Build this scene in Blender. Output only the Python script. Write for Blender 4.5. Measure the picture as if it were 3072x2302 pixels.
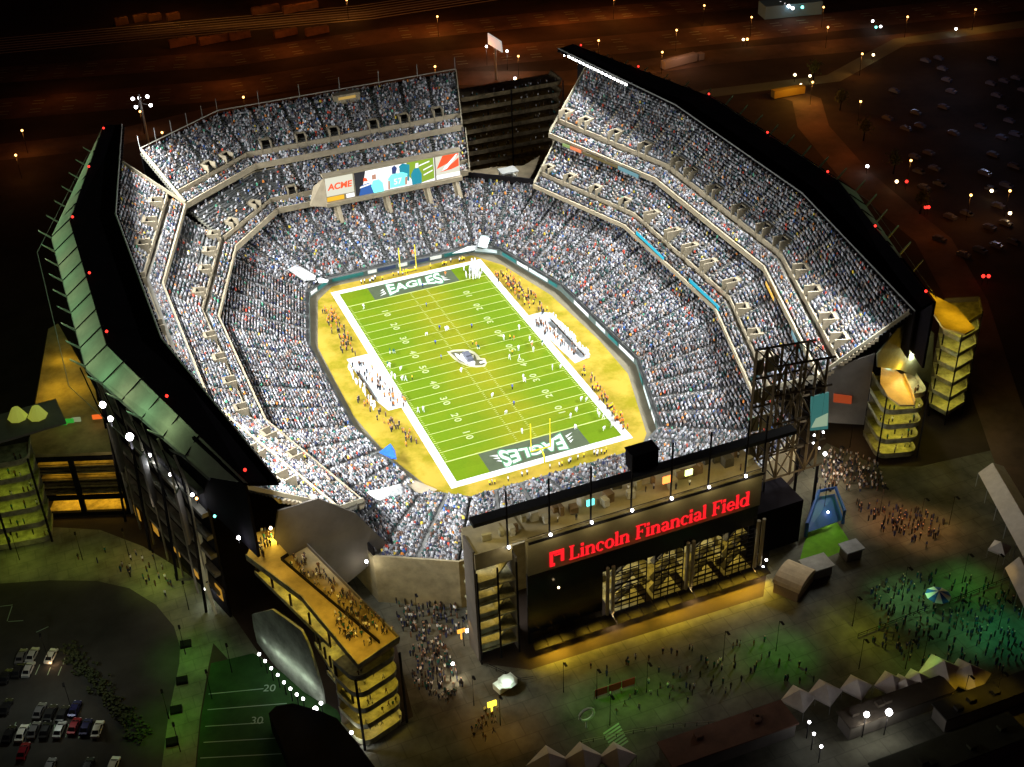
import bpy, bmesh, math, random
import numpy as np
from mathutils import Vector, Matrix
random.seed(7); rng = np.random.default_rng(11)
for o in list(bpy.data.objects): bpy.data.objects.remove(o)
S = bpy.context.scene; C = S.collection
# ------------------------------------------------------------------ camera
CL = np.array([-108.681846, -309.755314, 210.712584]); CR = (0.978841700, 0.0291328753, -0.396967744); CF = 3852.55835
cd = bpy.data.cameras.new('camera'); cam = bpy.data.objects.new('camera', cd); C.objects.link(cam)
cam.location = CL; cam.rotation_euler = CR; cd.sensor_width = 36; cd.lens = CF/3072*36
cd.clip_start = 1; cd.clip_end = 8000; S.camera = cam
# ------------------------------------------------------------------ world
w = bpy.data.worlds.new('World'); S.world = w; w.use_nodes = True
bg = w.node_tree.nodes['Background']; bg.inputs[0].default_value = (0.42, 0.17, 0.17, 1); bg.inputs[1].default_value = 0.02
S.view_settings.view_transform = 'Standard'; S.view_settings.look = 'None'; S.view_settings.exposure = 0.0; S.view_settings.gamma = 1
S.render.engine = 'CYCLES'
# ------------------------------------------------------------------ stadium floodlights hung under the canopy edges
LEAD = [(77.8, 104), (89.5, 37.5), (89.5, -36), (77.6, -102)]
FLOOD = 65000.
def area(name, loc, nrm, sx, sy, power, col=(1, 1, 1), along=None, spread=180):
    d = bpy.data.lights.new(name, 'AREA'); d.shape = 'RECTANGLE'; d.size = sx; d.size_y = sy; d.energy = power; d.color = col
    d.spread = math.radians(spread)
    o = bpy.data.objects.new(name, d); C.objects.link(o)
    z = -Vector(nrm).normalized(); x = Vector(along or (1, 0, 0)); x = (x-x.dot(z)*z).normalized(); y = z.cross(x)
    m = Matrix((x, y, z)).transposed().to_4x4(); m.translation = Vector(loc); o.matrix_world = m
    return o
for s in (-1, 1):
    for i in range(3):
        a = Vector((s*LEAD[i][0], LEAD[i][1], 0)); b = Vector((s*LEAD[i+1][0], LEAD[i+1][1], 0)); d = (b-a).normalized()
        n = Vector((-s*abs(d.y), s*d.x*(1 if d.y < 0 else 1)*(-1)*(-1 if s > 0 else -1), 0))
        n = Vector((d.y, -d.x, 0)); n = n if n.x*s < 0 else -n
        m = (a+b)/2+n*0.3; L = (b-a).length-6
        area('floodlight_light', (m.x, m.y, 50.0), (n.x*.84, n.y*.84, -.54), L, .9, FLOOD*L/67, (.97, .97, .95), along=d, spread=104)
def point(name, loc, power, col, r=.25, spot=None, parent=None):
    d = bpy.data.lights.new(name, 'SPOT' if spot else 'POINT'); d.energy = power; d.color = col; d.shadow_soft_size = r
    if spot: d.spot_size = math.radians(spot); d.spot_blend = .6
    o = bpy.data.objects.new(name, d); C.objects.link(o); o.location = loc
    return o
# ------------------------------------------------------------------ helpers: measured picture points onto surfaces of known height / known wall planes
def Rm():
    rx, ry, rz = CR; c, s = math.cos, math.sin
    X = np.array([[1,0,0],[0,c(rx),-s(rx)],[0,s(rx),c(rx)]]); Y = np.array([[c(ry),0,s(ry)],[0,1,0],[-s(ry),0,c(ry)]]); Z = np.array([[c(rz),-s(rz),0],[s(rz),c(rz),0],[0,0,1]])
    return Z@Y@X
RM = Rm()
def ray(px, py): return np.array([(px-1536)/CF, -(py-1151)/CF, -1.])@RM.T
def at(px, py, z=0.):
    d = ray(px, py); t = (z-CL[2])/d[2]; return Vector(CL+t*d)
def hit(px, py, P=(0, -118), D=(1, 0)):
    d = ray(px, py); n = np.array([D[1], -D[0], 0.]); t = ((np.array([P[0], P[1], 0])-CL)@n)/(d@n); return Vector(CL+t*d)
def zm(x0, y0, k, pts): return [(x0+a*k, y0+b*k) for a, b in pts]
# ------------------------------------------------------------------ materials
MATS = {}
def mat(name, col, rough=.8, noise=0., nscale=.3, metal=0., emit=None, es=0., bump=0., attr=None, spec=.3):
    if name in MATS: return MATS[name]
    m = bpy.data.materials.new(name); m.use_nodes = True; nt = m.node_tree; N = nt.nodes; L = nt.links
    b = N['Principled BSDF']; b.inputs['Roughness'].default_value = rough; b.inputs['Metallic'].default_value = metal
    b.inputs['Specular IOR Level'].default_value = spec
    b.inputs['Base Color'].default_value = (*col, 1)
    if noise > 0:
        tc = N.new('ShaderNodeTexCoord'); n = N.new('ShaderNodeTexNoise'); n.inputs['Scale'].default_value = nscale; n.inputs['Detail'].default_value = 6; n.inputs['Roughness'].default_value = .65
        r = N.new('ShaderNodeValToRGB'); r.color_ramp.elements[0].position = .3; r.color_ramp.elements[1].position = .7
        r.color_ramp.elements[0].color = (*[c*(1-noise) for c in col], 1); r.color_ramp.elements[1].color = (*[min(1, c*(1+noise)) for c in col], 1)
        L.new(tc.outputs['Object'], n.inputs['Vector']); L.new(n.outputs['Fac'], r.inputs['Fac']); L.new(r.outputs['Color'], b.inputs['Base Color'])
    if attr:
        a = N.new('ShaderNodeAttribute'); a.attribute_name = attr; L.new(a.outputs['Color'], b.inputs['Base Color'])
    if emit: b.inputs['Emission Color'].default_value = (*emit, 1); b.inputs['Emission Strength'].default_value = es
    if bump:
        n2 = N.new('ShaderNodeTexNoise'); n2.inputs['Scale'].default_value = 2; bp = N.new('ShaderNodeBump'); bp.inputs['Strength'].default_value = bump
        L.new(n2.outputs['Fac'], bp.inputs['Height']); L.new(bp.outputs['Normal'], b.inputs['Normal'])
    MATS[name] = m; return m
M_conc = mat('concrete_beige', (.31, .265, .185), .85, .18, .25)
M_terr = mat('terrace_concrete', (.10, .105, .105), .9, .3, .6)
M_terr2 = mat('upper_terrace_concrete', (.13, .14, .15), .9, .3, .6)
M_aisle = mat('aisle_concrete', (.2, .19, .16), .9, .2, .8)
M_dark = mat('dark_steel', (.010, .009, .010), .9, .3, .4, spec=.05)
M_roof = mat('canopy_roof', (.007, .006, .008), .9, .3, .15, spec=.03)
M_grey = mat('grey_panel', (.11, .10, .09), .8, .2, .2)
M_white = mat('white_fabric', (.55, .58, .6), .8, .4, .7)
M_ramp = mat('ramp_concrete', (.25, .245, .15), .9, .6, .45)
M_green = mat('dark_green_paint', (.015, .11, .10), .6, .15, .5)
M_black = mat('black_glass', (.01, .011, .014), .15)
M_steel = mat('grey_steel', (.25, .26, .25), .5, .1, .5)
M_rail = mat('rail_paint', (.45, .43, .36), .6, .1, .5)
def emis(name, col, s): return mat(name, (.02, .02, .02), .6, emit=col, es=s)
E_white = emis('lamp_white', (1, .97, 1), 14); E_warm = emis('lamp_warm', (1, .72, .38), 9); E_red = emis('lamp_red', (1, .03, .02), 3); E_orange = emis('lamp_orange', (1, .45, .12), 8)
E_teal = emis('lamp_teal', (.2, 1, .8), 4)
# ------------------------------------------------------------------ mesh builder
class MB:
    def __init__(s): s.v = []; s.f = []; s.m = []
    def add(s, vs, fs, mi=0):
        k = len(s.v); s.v += [tuple(v) for v in vs]; s.f += [tuple(k+i for i in f) for f in fs]; s.m += [mi]*len(fs)
    def quad(s, a, b, c, d, mi=0): s.add([a, b, c, d], [(0, 1, 2, 3)], mi)
    def box(s, cx, cy, cz, sx, sy, sz, rot=0., mi=0):
        c, q = math.cos(rot), math.sin(rot); vs = []
        for dz in (-.5, .5):
            for dx, dy in ((-.5, -.5), (.5, -.5), (.5, .5), (-.5, .5)):
                x, y = dx*sx, dy*sy; vs.append((cx+x*c-y*q, cy+x*q+y*c, cz+dz*sz))
        s.add(vs, [(3, 2, 1, 0), (4, 5, 6, 7), (0, 1, 5, 4), (1, 2, 6, 5), (2, 3, 7, 6), (3, 0, 4, 7)], mi)
    def prism(s, pts, z0, z1, mi=0):   # pts xy ; z0,z1 floats or lists
        n = len(pts); Z0 = z0 if isinstance(z0, (list, tuple)) else [z0]*n; Z1 = z1 if isinstance(z1, (list, tuple)) else [z1]*n
        vs = [(p[0], p[1], Z0[i]) for i, p in enumerate(pts)]+[(p[0], p[1], Z1[i]) for i, p in enumerate(pts)]
        s.add(vs, [tuple(range(n-1, -1, -1)), tuple(range(n, 2*n))]+[(i, (i+1) % n, n+(i+1) % n, n+i) for i in range(n)], mi)
    def slab(s, pts, th, mi=0):        # arbitrary planar 3D polygon with thickness along normal
        P = [Vector(p) for p in pts]; nr = sum(((P[i]-P[0]).cross(P[i+1]-P[0]) for i in range(1, len(P)-1)), Vector()).normalized()*th
        n = len(P); s.add(P+[p+nr for p in P], [tuple(range(n-1, -1, -1)), tuple(range(n, 2*n))]+[(i, (i+1) % n, n+(i+1) % n, n+i) for i in range(n)], mi)
    def tube(s, pts, r, n=5, mi=0):
        P = [Vector(p) for p in pts]; rr = r if isinstance(r, (list, tuple)) else [r]*len(P); rings = []
        for i, p in enumerate(P):
            d = (P[min(i+1, len(P)-1)]-P[max(i-1, 0)]).normalized(); u = d.cross(Vector((0, 0, 1)))
            if u.length < .01: u = Vector((1, 0, 0))
            u.normalize(); v = d.cross(u)
            rings.append([p+(u*math.cos(2*math.pi*k/n)+v*math.sin(2*math.pi*k/n))*rr[i] for k in range(n)])
        vs = [q for r_ in rings for q in r_]; fs = []
        for i in range(len(P)-1):
            for k in range(n): fs.append((i*n+k, i*n+(k+1) % n, (i+1)*n+(k+1) % n, (i+1)*n+k))
        fs += [tuple(range(n-1, -1, -1)), tuple(range((len(P)-1)*n, len(P)*n))]
        s.add(vs, fs, mi)
    def sphere(s, c, r, mi=0, sz=1.):
        c = Vector(c); vs = [c+Vector((0, 0, r*sz))]; 
        for la in (45, 0, -45):
            for k in range(8):
                a = k*math.pi/4; q = math.radians(la); vs.append(c+Vector((r*math.cos(q)*math.cos(a), r*math.cos(q)*math.sin(a), r*math.sin(q)*sz)))
        vs.append(c-Vector((0, 0, r*sz))); fs = []
        for k in range(8):
            fs.append((0, 1+k, 1+(k+1) % 8)); fs.append((25, 17+(k+1) % 8, 17+k))
            for j in (0, 1): fs.append((1+j*8+k, 9+j*8+k, 9+j*8+(k+1) % 8, 1+j*8+(k+1) % 8))
        s.add(vs, fs, mi)
    def build(s, name, mats, parent=None, smooth=False):
        me = bpy.data.meshes.new(name); me.from_pydata(s.v, [], s.f)
        for m in (mats if isinstance(mats, (list, tuple)) else [mats]): me.materials.append(m)
        me.polygons.foreach_set('material_index', s.m)
        if smooth: me.polygons.foreach_set('use_smooth', [True]*len(s.f))
        me.update(); o = bpy.data.objects.new(name, me); C.objects.link(o)
        if parent:
            o.parent = parent
            o.matrix_parent_inverse = Matrix.Translation(-parent.location) if parent.type == "EMPTY" else Matrix.Identity(4)
        return o
def tag(o, label=None, cat=None, group=None, kind=None):
    if label: o['label'] = label
    if cat: o['category'] = cat
    if group: o['group'] = group
    if kind: o['kind'] = kind
    return o
def thing(name, label, cat, loc=(0, 0, 0), group=None):
    o = bpy.data.objects.new(name, None); C.objects.link(o); o.location = loc; o.empty_display_size = .1
    return tag(o, label, cat, group)
def struct(name, mb, m):
    o = mb.build(name, m); o['kind'] = 'structure'; return o
def dup(root, loc, rz=None, label=None, group=None, mats=None):
    def cp(o, par):
        c = o.copy(); C.objects.link(c)
        if par: c.parent = par
        if mats and c.type == 'MESH':
            for i, m in mats.get(o.name.split('.')[0], {}).items():
                c.material_slots[i].link = 'OBJECT'; c.material_slots[i].material = m
        for k in list(o.children): cp(k, c)
        return c
    r = cp(root, None); r.location = loc
    if rz is not None: r.rotation_euler = (0, 0, rz)
    if label: r['label'] = label
    if group: r['group'] = group
    return r
def sheet(name, pts, z, m, th=0.):
    b = MB(); b.add([(p[0], p[1], z) for p in pts], [tuple(range(len(pts)))]); return struct(name, b, m)
def ccw(pts):
    a = sum(pts[i][0]*pts[(i+1) % len(pts)][1]-pts[(i+1) % len(pts)][0]*pts[i][1] for i in range(len(pts)))
    return pts if a > 0 else pts[::-1]
def gpoly(name, pix, z, m, x0=0, y0=0, k=1): return sheet(name, ccw([tuple(at(a, b, z)[:2]) for a, b in zm(x0, y0, k, pix)]), z, m)

# ================================================================== SETTING : ground, roads, paving
M_ground = mat('ground_dirt', (.03, .020, .014), .95, .7, .03)
M_asph = mat('asphalt', (.04, .038, .035), .9, .5, .05)
M_road = mat('road_asphalt', (.085, .055, .04), .9, .6, .05)
M_walk = mat('walk_concrete', (.16, .17, .11), .9, .55, .10)
M_plaza = mat('plaza_paving', (.10, .10, .075), .9, .6, .09)
M_grass2 = mat('practice_turf', (.02, .065, .012), .95, .3, .2)
def joints(m, sc, k):
    nt = m.node_tree; N, L = nt.nodes, nt.links; p = N['Principled BSDF']; src = p.inputs['Base Color'].links[0].from_socket; tc = N.new('ShaderNodeTexCoord'); br = N.new('ShaderNodeTexBrick'); br.inputs['Scale'].default_value = 1; br.inputs['Brick Width'].default_value = sc; br.inputs['Row Height'].default_value = sc*.8; br.inputs['Mortar Size'].default_value = .12; br.inputs['Color1'].default_value = (1, 1, 1, 1); br.inputs['Color2'].default_value = (.9, .9, .9, 1); br.inputs['Mortar'].default_value = (k, k, k, 1)
    L.new(tc.outputs['Object'], br.inputs['Vector']); mx = N.new('ShaderNodeMixRGB'); mx.blend_type = 'MULTIPLY'; mx.inputs[0].default_value = 1; L.new(src, mx.inputs[1]); L.new(br.outputs['Color'], mx.inputs[2]); L.new(mx.outputs[0], p.inputs['Base Color'])
joints(M_plaza, 5.5, .7); joints(M_walk, 4.5, .75)
sheet('ground', [(-3000, -1500), (3000, -1500), (3000, 4500), (-3000, 4500)], -.30, M_ground)
gpoly('parking_lot', [(-200, 1760), (150, 1738), (290, 1740), (390, 1762), (470, 1812), (525, 1880), (541, 1945), (541, 1990), (510, 2140), (480, 2400), (-260, 2420)], -.285, M_asph)
gpoly('walkway', [(-220, 1560), (300, 1590), (430, 1640), (560, 1720), (680, 1820), (900, 2140), (760, 2060), (640, 1930), (625, 2000), (600, 2150), (575, 2420), (470, 2420), (505, 2150), (538, 1990), (540, 1940), (522, 1880), (468, 1815), (388, 1765), (290, 1743), (150, 1741), (-210, 1765)], -.28, M_walk)
gpoly('practice_field', [(633, 1990), (760, 1960), (1010, 2130), (1100, 2280), (1120, 2420), (578, 2420), (604, 2150)], -.275, M_grass2)
gpoly('plaza', [(1010, 1640), (1420, 1700), (1440, 1990), (1590, 2010), (2290, 1790), (2330, 1500), (2480, 1330), (2640, 1400), (2760, 1400), (3200, 1300), (3250, 2360), (1140, 2480), (1060, 2250), (1240, 2150), (1180, 1900), (1050, 1760)], -.28, M_plaza)
# practice field lines and numbers
b = MB()
for (x0, y0, x1, y1) in [(625, 2080, 790, 2064), (622, 2127, 860, 2108), (615, 2177, 790, 2166), (610, 2225, 830, 2212), (600, 2272, 900, 2256)]:
    a, c = at(x0, y0), at(x1, y1); d = (c-a).normalized()*.10; n = Vector((-d.y, d.x, 0))
    for q in (a, c): q.z = -.265
    b.quad(a-n, c-n, c+n, a+n)
struct('practice_field_lines', b, mat('faded_paint', (.3, .42, .3), .8))
def text(name, s, size, m, loc, rot=(0, 0, 0), ext=.004, parent=None, sx=1., shear=0., deform=None, offset=0., center=True):
    cu = bpy.data.curves.new(name, 'FONT'); cu.body = s; cu.size = size; cu.extrude = ext; cu.shear = shear; cu.offset = offset
    if center: cu.align_x = 'CENTER'; cu.align_y = 'CENTER'
    o = bpy.data.objects.new(name+'_tmp', cu); C.objects.link(o); bpy.context.view_layer.update()
    me = bpy.data.meshes.new_from_object(o.evaluated_get(bpy.context.evaluated_depsgraph_get())); bpy.data.objects.remove(o)
    M = Matrix.Translation(Vector(loc)) @ (rot if isinstance(rot, Matrix) else Matrix.Rotation(rot[2], 4, 'Z')@Matrix.Rotation(rot[0], 4, 'X')) @ Matrix.Diagonal((sx, 1, 1, 1))
    for v in me.vertices:
        if deform: v.co = deform(v.co)
        v.co = M@v.co
    me.materials.clear(); me.materials.append(m); me.name = name
    o = bpy.data.objects.new(name, me); C.objects.link(o)
    if parent: o.parent = parent; o.matrix_parent_inverse = Matrix.Translation(-parent.location) if parent.type == 'EMPTY' else Matrix.Identity(4)
    return o
for s_, q in (('20', (808, 2063)), ('30', (770, 2160))):
    o = text('practice_field_number', s_, 2.8, MATS['faded_paint'], at(*q)+Vector((0, 0, -.26)), (0, 0, -.4)); o['kind'] = 'structure'
# highways and rail yard behind
def strip(name, pix, wdt, z, m):
    P = [at(a, c, z) for a, c in pix]; L, Rr = [], []
    for i, q in enumerate(P):
        d = (P[min(i+1, len(P)-1)]-P[max(i-1, 0)]); d.z = 0; d.normalize(); n = Vector((-d.y, d.x, 0))*wdt/2; L.append(q+n); Rr.append(q-n)
    b = MB(); 
    for i in range(len(P)-1): b.quad(Rr[i], Rr[i+1], L[i+1], L[i])
    return struct(name, b, m)
strip('highway', [(-200, 345), (700, 268), (1100, 205), (1500, 165), (2000, 120), (2600, 55), (3300, -20)], 26, -.27, M_road)
strip('highway', [(-200, 240), (700, 175), (1200, 100), (1700, 50), (2300, 0)], 22, -.27, M_road)
strip('road', [(-200, 478), (300, 425), (700, 330), (1250, 235), (1700, 235), (2150, 170), (3300, 70)], 18, -.26, M_road)
strip('road', [(1960, 330), (2130, 280), (2500, 235), (2700, 125), (3300, 40)], 9, -.255, mat('pale_road', (.12, .14, .10), .9, .2, .05))
strip('road', [(2330, 270), (2420, 300), (2440, 380), (2560, 520), (2700, 640), (2800, 720), (2900, 900), (2990, 1200), (3100, 1500)], 13, -.265, M_road)
strip('railway', [(-200, 160), (1100, 40), (1500, -20)], 8, -.26, mat('rail_ballast', (.09, .07, .06), .9, .3, .2))

b = MB()
for pth in ([(-200, 345), (700, 268), (1100, 205), (1500, 165), (2000, 120), (2600, 55), (3300, -20)], [(-200, 240), (700, 175), (1200, 100), (1700, 50), (2300, 0)]):
    P_ = [at(a, c, -.2) for a, c in pth]
    for p, q in zip(P_[:-1], P_[1:]):
        d = (q-p).normalized(); n_ = Vector((-d.y, d.x, 0))
        for off in (-7, -3.4, 3.4, 7):
            for j in range(int((q-p).length/14)): u = p+d*j*14+n_*off; v = u+d*5; b.quad((u-n_*.2)[:2]+(-.25,), (v-n_*.2)[:2]+(-.25,), (v+n_*.2)[:2]+(-.25,), (u+n_*.2)[:2]+(-.25,))
struct('lane_markings', b, MATS['faded_paint'])
b = MB(); P_ = [at(a, c, -.2) for a, c in [(-200, 160), (1100, 40), (1500, -20)]]
for off in (-10, -6, -2, 2, 6, 10, 14): b.tube([p+Vector((0, off, 0)) for p in P_], .18, 3)
struct('rails', b, M_rail)
# ================================================================== PLAYING FIELD
def field_mat():
    m = bpy.data.materials.new('field_turf'); m.use_nodes = True; nt = m.node_tree; N = nt.nodes; L = nt.links; p = N['Principled BSDF']; p.inputs['Roughness'].default_value = .95; p.inputs['Specular IOR Level'].default_value = .1
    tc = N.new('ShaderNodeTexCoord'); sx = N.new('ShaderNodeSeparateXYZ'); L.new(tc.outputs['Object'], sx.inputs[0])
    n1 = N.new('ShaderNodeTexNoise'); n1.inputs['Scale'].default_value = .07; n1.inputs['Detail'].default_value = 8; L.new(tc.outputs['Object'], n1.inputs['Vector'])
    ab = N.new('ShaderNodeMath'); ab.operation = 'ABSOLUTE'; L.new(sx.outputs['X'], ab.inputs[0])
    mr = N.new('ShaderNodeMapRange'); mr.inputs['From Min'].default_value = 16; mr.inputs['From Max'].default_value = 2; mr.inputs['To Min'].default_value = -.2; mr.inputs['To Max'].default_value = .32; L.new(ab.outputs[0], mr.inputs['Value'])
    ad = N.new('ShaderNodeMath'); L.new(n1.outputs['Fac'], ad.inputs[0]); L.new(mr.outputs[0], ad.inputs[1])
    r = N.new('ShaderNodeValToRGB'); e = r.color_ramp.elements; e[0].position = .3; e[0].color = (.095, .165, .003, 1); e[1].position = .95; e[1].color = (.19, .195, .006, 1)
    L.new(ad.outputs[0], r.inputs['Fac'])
    # mowing bands every five yards
    ml = N.new('ShaderNodeMath'); ml.operation = 'MULTIPLY'; ml.inputs[1].default_value = 2*math.pi/9.144; L.new(sx.outputs['Y'], ml.inputs[0])
    si = N.new('ShaderNodeMath'); si.operation = 'SINE'; L.new(ml.outputs[0], si.inputs[0]); sg = N.new('ShaderNodeMath'); sg.operation = 'SIGN'; L.new(si.outputs[0], sg.inputs[0])
    m2 = N.new('ShaderNodeMath'); m2.operation = 'MULTIPLY_ADD'; m2.inputs[1].default_value = .035; m2.inputs[2].default_value = 1; L.new(sg.outputs[0], m2.inputs[0])
    n3 = N.new('ShaderNodeTexNoise'); n3.inputs['Scale'].default_value = 1.3; n3.inputs['Detail'].default_value = 5; L.new(tc.outputs['Object'], n3.inputs['Vector'])
    m3 = N.new('ShaderNodeMath'); m3.operation = 'MULTIPLY_ADD'; m3.inputs[1].default_value = .22; L.new(n3.outputs['Fac'], m3.inputs[0]); L.new(m2.outputs[0], m3.inputs[2]); m2.inputs[2].default_value = .89; m2 = m3
    mx = N.new('ShaderNodeMixRGB'); mx.blend_type = 'MULTIPLY'; mx.inputs[0].default_value = 1; L.new(r.outputs['Color'], mx.inputs[1]); L.new(m2.outputs[0], mx.inputs[2]); L.new(mx.outputs[0], p.inputs['Base Color'])
    return m
M_apron = mat('worn_apron_turf', (.46, .30, .008), .95, .42, .11, spec=.1)
_r = [n for n in M_apron.node_tree.nodes if n.type == 'VALTORGB'][0]; _r.color_ramp.elements[0].color = (.20, .175, .008, 1); _r.color_ramp.elements[0].position = .38; _r.color_ramp.elements[1].color = (.36, .26, .035, 1); _r.color_ramp.elements[1].position = .58
M_track = mat('stadium_track', (.15, .135, .09), .9, .15, .2)
RINGF = [(-24, -64.5), (24, -64.5), (34, -58), (44.3, -25), (42.4, 25), (34, 57), (26, 63), (-26, 63), (-34, 57), (-42.2, 26), (-42.4, -22), (-34, -57)]
def shrink(R_, k): return [(x*(1-k/math.hypot(x, y)), y*(1-k/math.hypot(x, y))) for x, y in R_]
sheet('stadium_floor', shrink(RINGF, -3), 0.0, M_track)
sheet('field_apron', [(-24, -63), (26, -63), (31, -57), (40, -28), (40.5, -8), (38.5, 24), (32, 50), (25, 61), (-25, 61), (-32, 54), (-39.8, 26), (-40.5, -14), (-37.5, -36), (-31, -57)], .005, M_apron)
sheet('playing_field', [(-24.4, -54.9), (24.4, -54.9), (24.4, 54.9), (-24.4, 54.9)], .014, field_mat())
M_paint = mat('field_white_paint', (.62, .66, .66), .85); M_line = mat('yard_line_paint', (.38, .44, .14), .9); M_numb = mat('number_paint', (.32, .37, .16), .9)
b = MB(); X, Y, Wd = 24.4, 54.9, 2.3
for q in ((-X-Wd, -X, -Y-Wd, Y+Wd), (X, X+Wd, -Y-Wd, Y+Wd), (-X, X, -Y-Wd, -Y), (-X, X, Y, Y+Wd)): b.add([(q[0], q[2], .018), (q[1], q[2], .018), (q[1], q[3], .018), (q[0], q[3], .018)], [(0, 1, 2, 3)])
struct('field_border', b, M_paint)
b = MB()
for i in range(-10, 11):
    y = i*4.572; h = .115 if abs(i) < 10 else .2
    b.add([(-X, y-h, .019), (X, y-h, .019), (X, y+h, .019), (-X, y+h, .019)], [(0, 1, 2, 3)])
for i in range(-49, 50):
    if i % 5 == 0: continue
    y = i*.9144
    for x in (-2.82, 2.82, -X+.7, X-.7):
        b.add([(x-.32, y-.09, .019), (x+.32, y-.09, .019), (x+.32, y+.09, .019), (x-.32, y+.09, .019)], [(0, 1, 2, 3)])
struct('yard_lines', b, M_line)
for i in range(-4, 5):
    s_ = '%d' % (50-10*abs(i)); y = i*9.144
    for sd in (-1, 1):
        o = text('yard_number', s_[0]+' '+s_[1], 2.9, M_numb, (sd*(X-10.2), y, .021), (0, 0, sd*math.pi/2), offset=.06, sx=1.15); o['kind'] = 'structure'
# end zones
M_ezone = mat('end_zone_paint', (.055, .075, .04), .9, .15, .3); M_trim = mat('end_zone_trim', (.07, .24, .12), .9)
for s_ in (-1, 1):
    sheet('end_zone', [(-14.8, min(s_*46, s_*54.9)), (14.8, min(s_*46, s_*54.9)), (14.8, max(s_*46, s_*54.9)), (-14.8, max(s_*46, s_*54.9))], .020, M_ezone)
    def dfm(v, s_=s_):
        x = v.x/12.; return Vector((v.x, (v.y+1.2)*(1+1.1*x*x)-.9*x*x+.0, v.z))
    for nm, off, mm, zz in (('end_zone_lettering_trim', .4, M_trim, .023), ('end_zone_lettering', .12, M_paint, .026)):
        o = text(nm, 'EAGLES', 5.4, mm, (0, s_*50.4-s_*(-.4), zz), (0, 0, 0 if s_ > 0 else math.pi), shear=.2, sx=1.06, deform=lambda v: Vector((v.x, v.y*(1+.9*(v.x/8.8)**2)-.5*(v.x/8.8)**2, v.z)), offset=off, ext=.001)
        o['kind'] = 'structure'
    b = MB()   # wing strokes beside the lettering
    r = 1 if s_ > 0 else -1
    for k_ in range(3):
        b.add([(r*x, 50.4*s_+r*y, .025) for x, y in ((-12.6+.5*k_, -2.6+k_*1.5), (-10.2, -1.9+k_*1.3), (-10.2, -1.0+k_*1.3))], [(0, 1, 2)])
        b.add([(r*x, 50.4*s_+r*y, .025) for x, y in ((12.4-.5*k_, -2.2+k_*1.4), (10.2, -.9+k_*1.3), (10.2, -1.8+k_*1.3))], [(0, 1, 2)])
    struct('end_zone_lettering_wing', b, M_paint)
def decal(name, pix, z, m): 
    return gpoly(name, pix, z, m, 1320, 1000, 180/2132)
decal('midfield_emblem_outline', [(240, 650), (330, 640), (480, 590), (850, 570), (1050, 600), (1210, 660), (1330, 760), (1430, 880), (1600, 900), (1670, 1060), (1600, 1180), (1300, 1215), (1050, 1190), (700, 1060), (500, 930), (370, 800)], .022, mat('emblem_cream', (.45, .44, .28), .9))
decal('midfield_emblem_dark', [(360, 690), (520, 650), (830, 640), (1060, 680), (1250, 780), (1310, 940), (1560, 940), (1600, 1080), (1500, 1145), (1280, 1150), (1000, 1130), (640, 950)], .025, mat('emblem_dark', (.09, .09, .045), .9))
M_em = mat('emblem_white', (.8, .82, .85), .9)
decal('midfield_emblem_head', [(520, 720), (640, 740), (700, 800), (740, 720), (800, 750), (900, 850), (990, 860), (1100, 900), (1180, 970), (1250, 1010), (1235, 1140), (1080, 1130), (930, 1080), (700, 950), (600, 860)], .028, M_em)
decal('midfield_emblem_feather', [(890, 700), (1040, 690), (1050, 800), (1000, 850)], .028, mat('emblem_grey', (.42, .46, .3), .9))
decal('midfield_emblem_feather', [(1120, 780), (1200, 760), (1190, 900)], .028, MATS['emblem_cream'])
decal('midfield_emblem_beak', [(1400, 1020), (1560, 970), (1620, 1040), (1430, 1070)], .028, M_em)
decal('midfield_emblem_feather', [(390, 760), (420, 740), (660, 940), (620, 930)], .028, MATS['emblem_cream'])

# goalposts
def goalpost(s_):
    M_y = mat('goalpost_yellow', (.85, .72, .02), .5)
    t = thing('goalpost', 'tall yellow goalpost at the far end zone near the video board' if s_ > 0 else 'tall yellow goalpost at the near end zone in front of the red sign', 'goalpost', (0, s_*56.8, 0), 'goalposts')
    b = MB(); b.tube([(0, s_*57.2, 0), (0, s_*57.2, 1.6), (0, s_*56.7, 2.6), (0, s_*55.6, 3.0), (0, s_*54.9, 3.05)], .22, 8); b.build('gooseneck', M_y, t)
    b = MB(); b.tube([(-2.9, s_*54.9, 3.05), (2.9, s_*54.9, 3.05)], .19, 8); b.build('crossbar', M_y, t)
    for x in (-2.82, 2.82):
        b = MB(); b.tube([(x, s_*54.9, 3.05), (x, s_*54.9, 12.2)], .17, 8); b.build('upright', M_y, t)
for s_ in (-1, 1): goalpost(s_)
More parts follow.
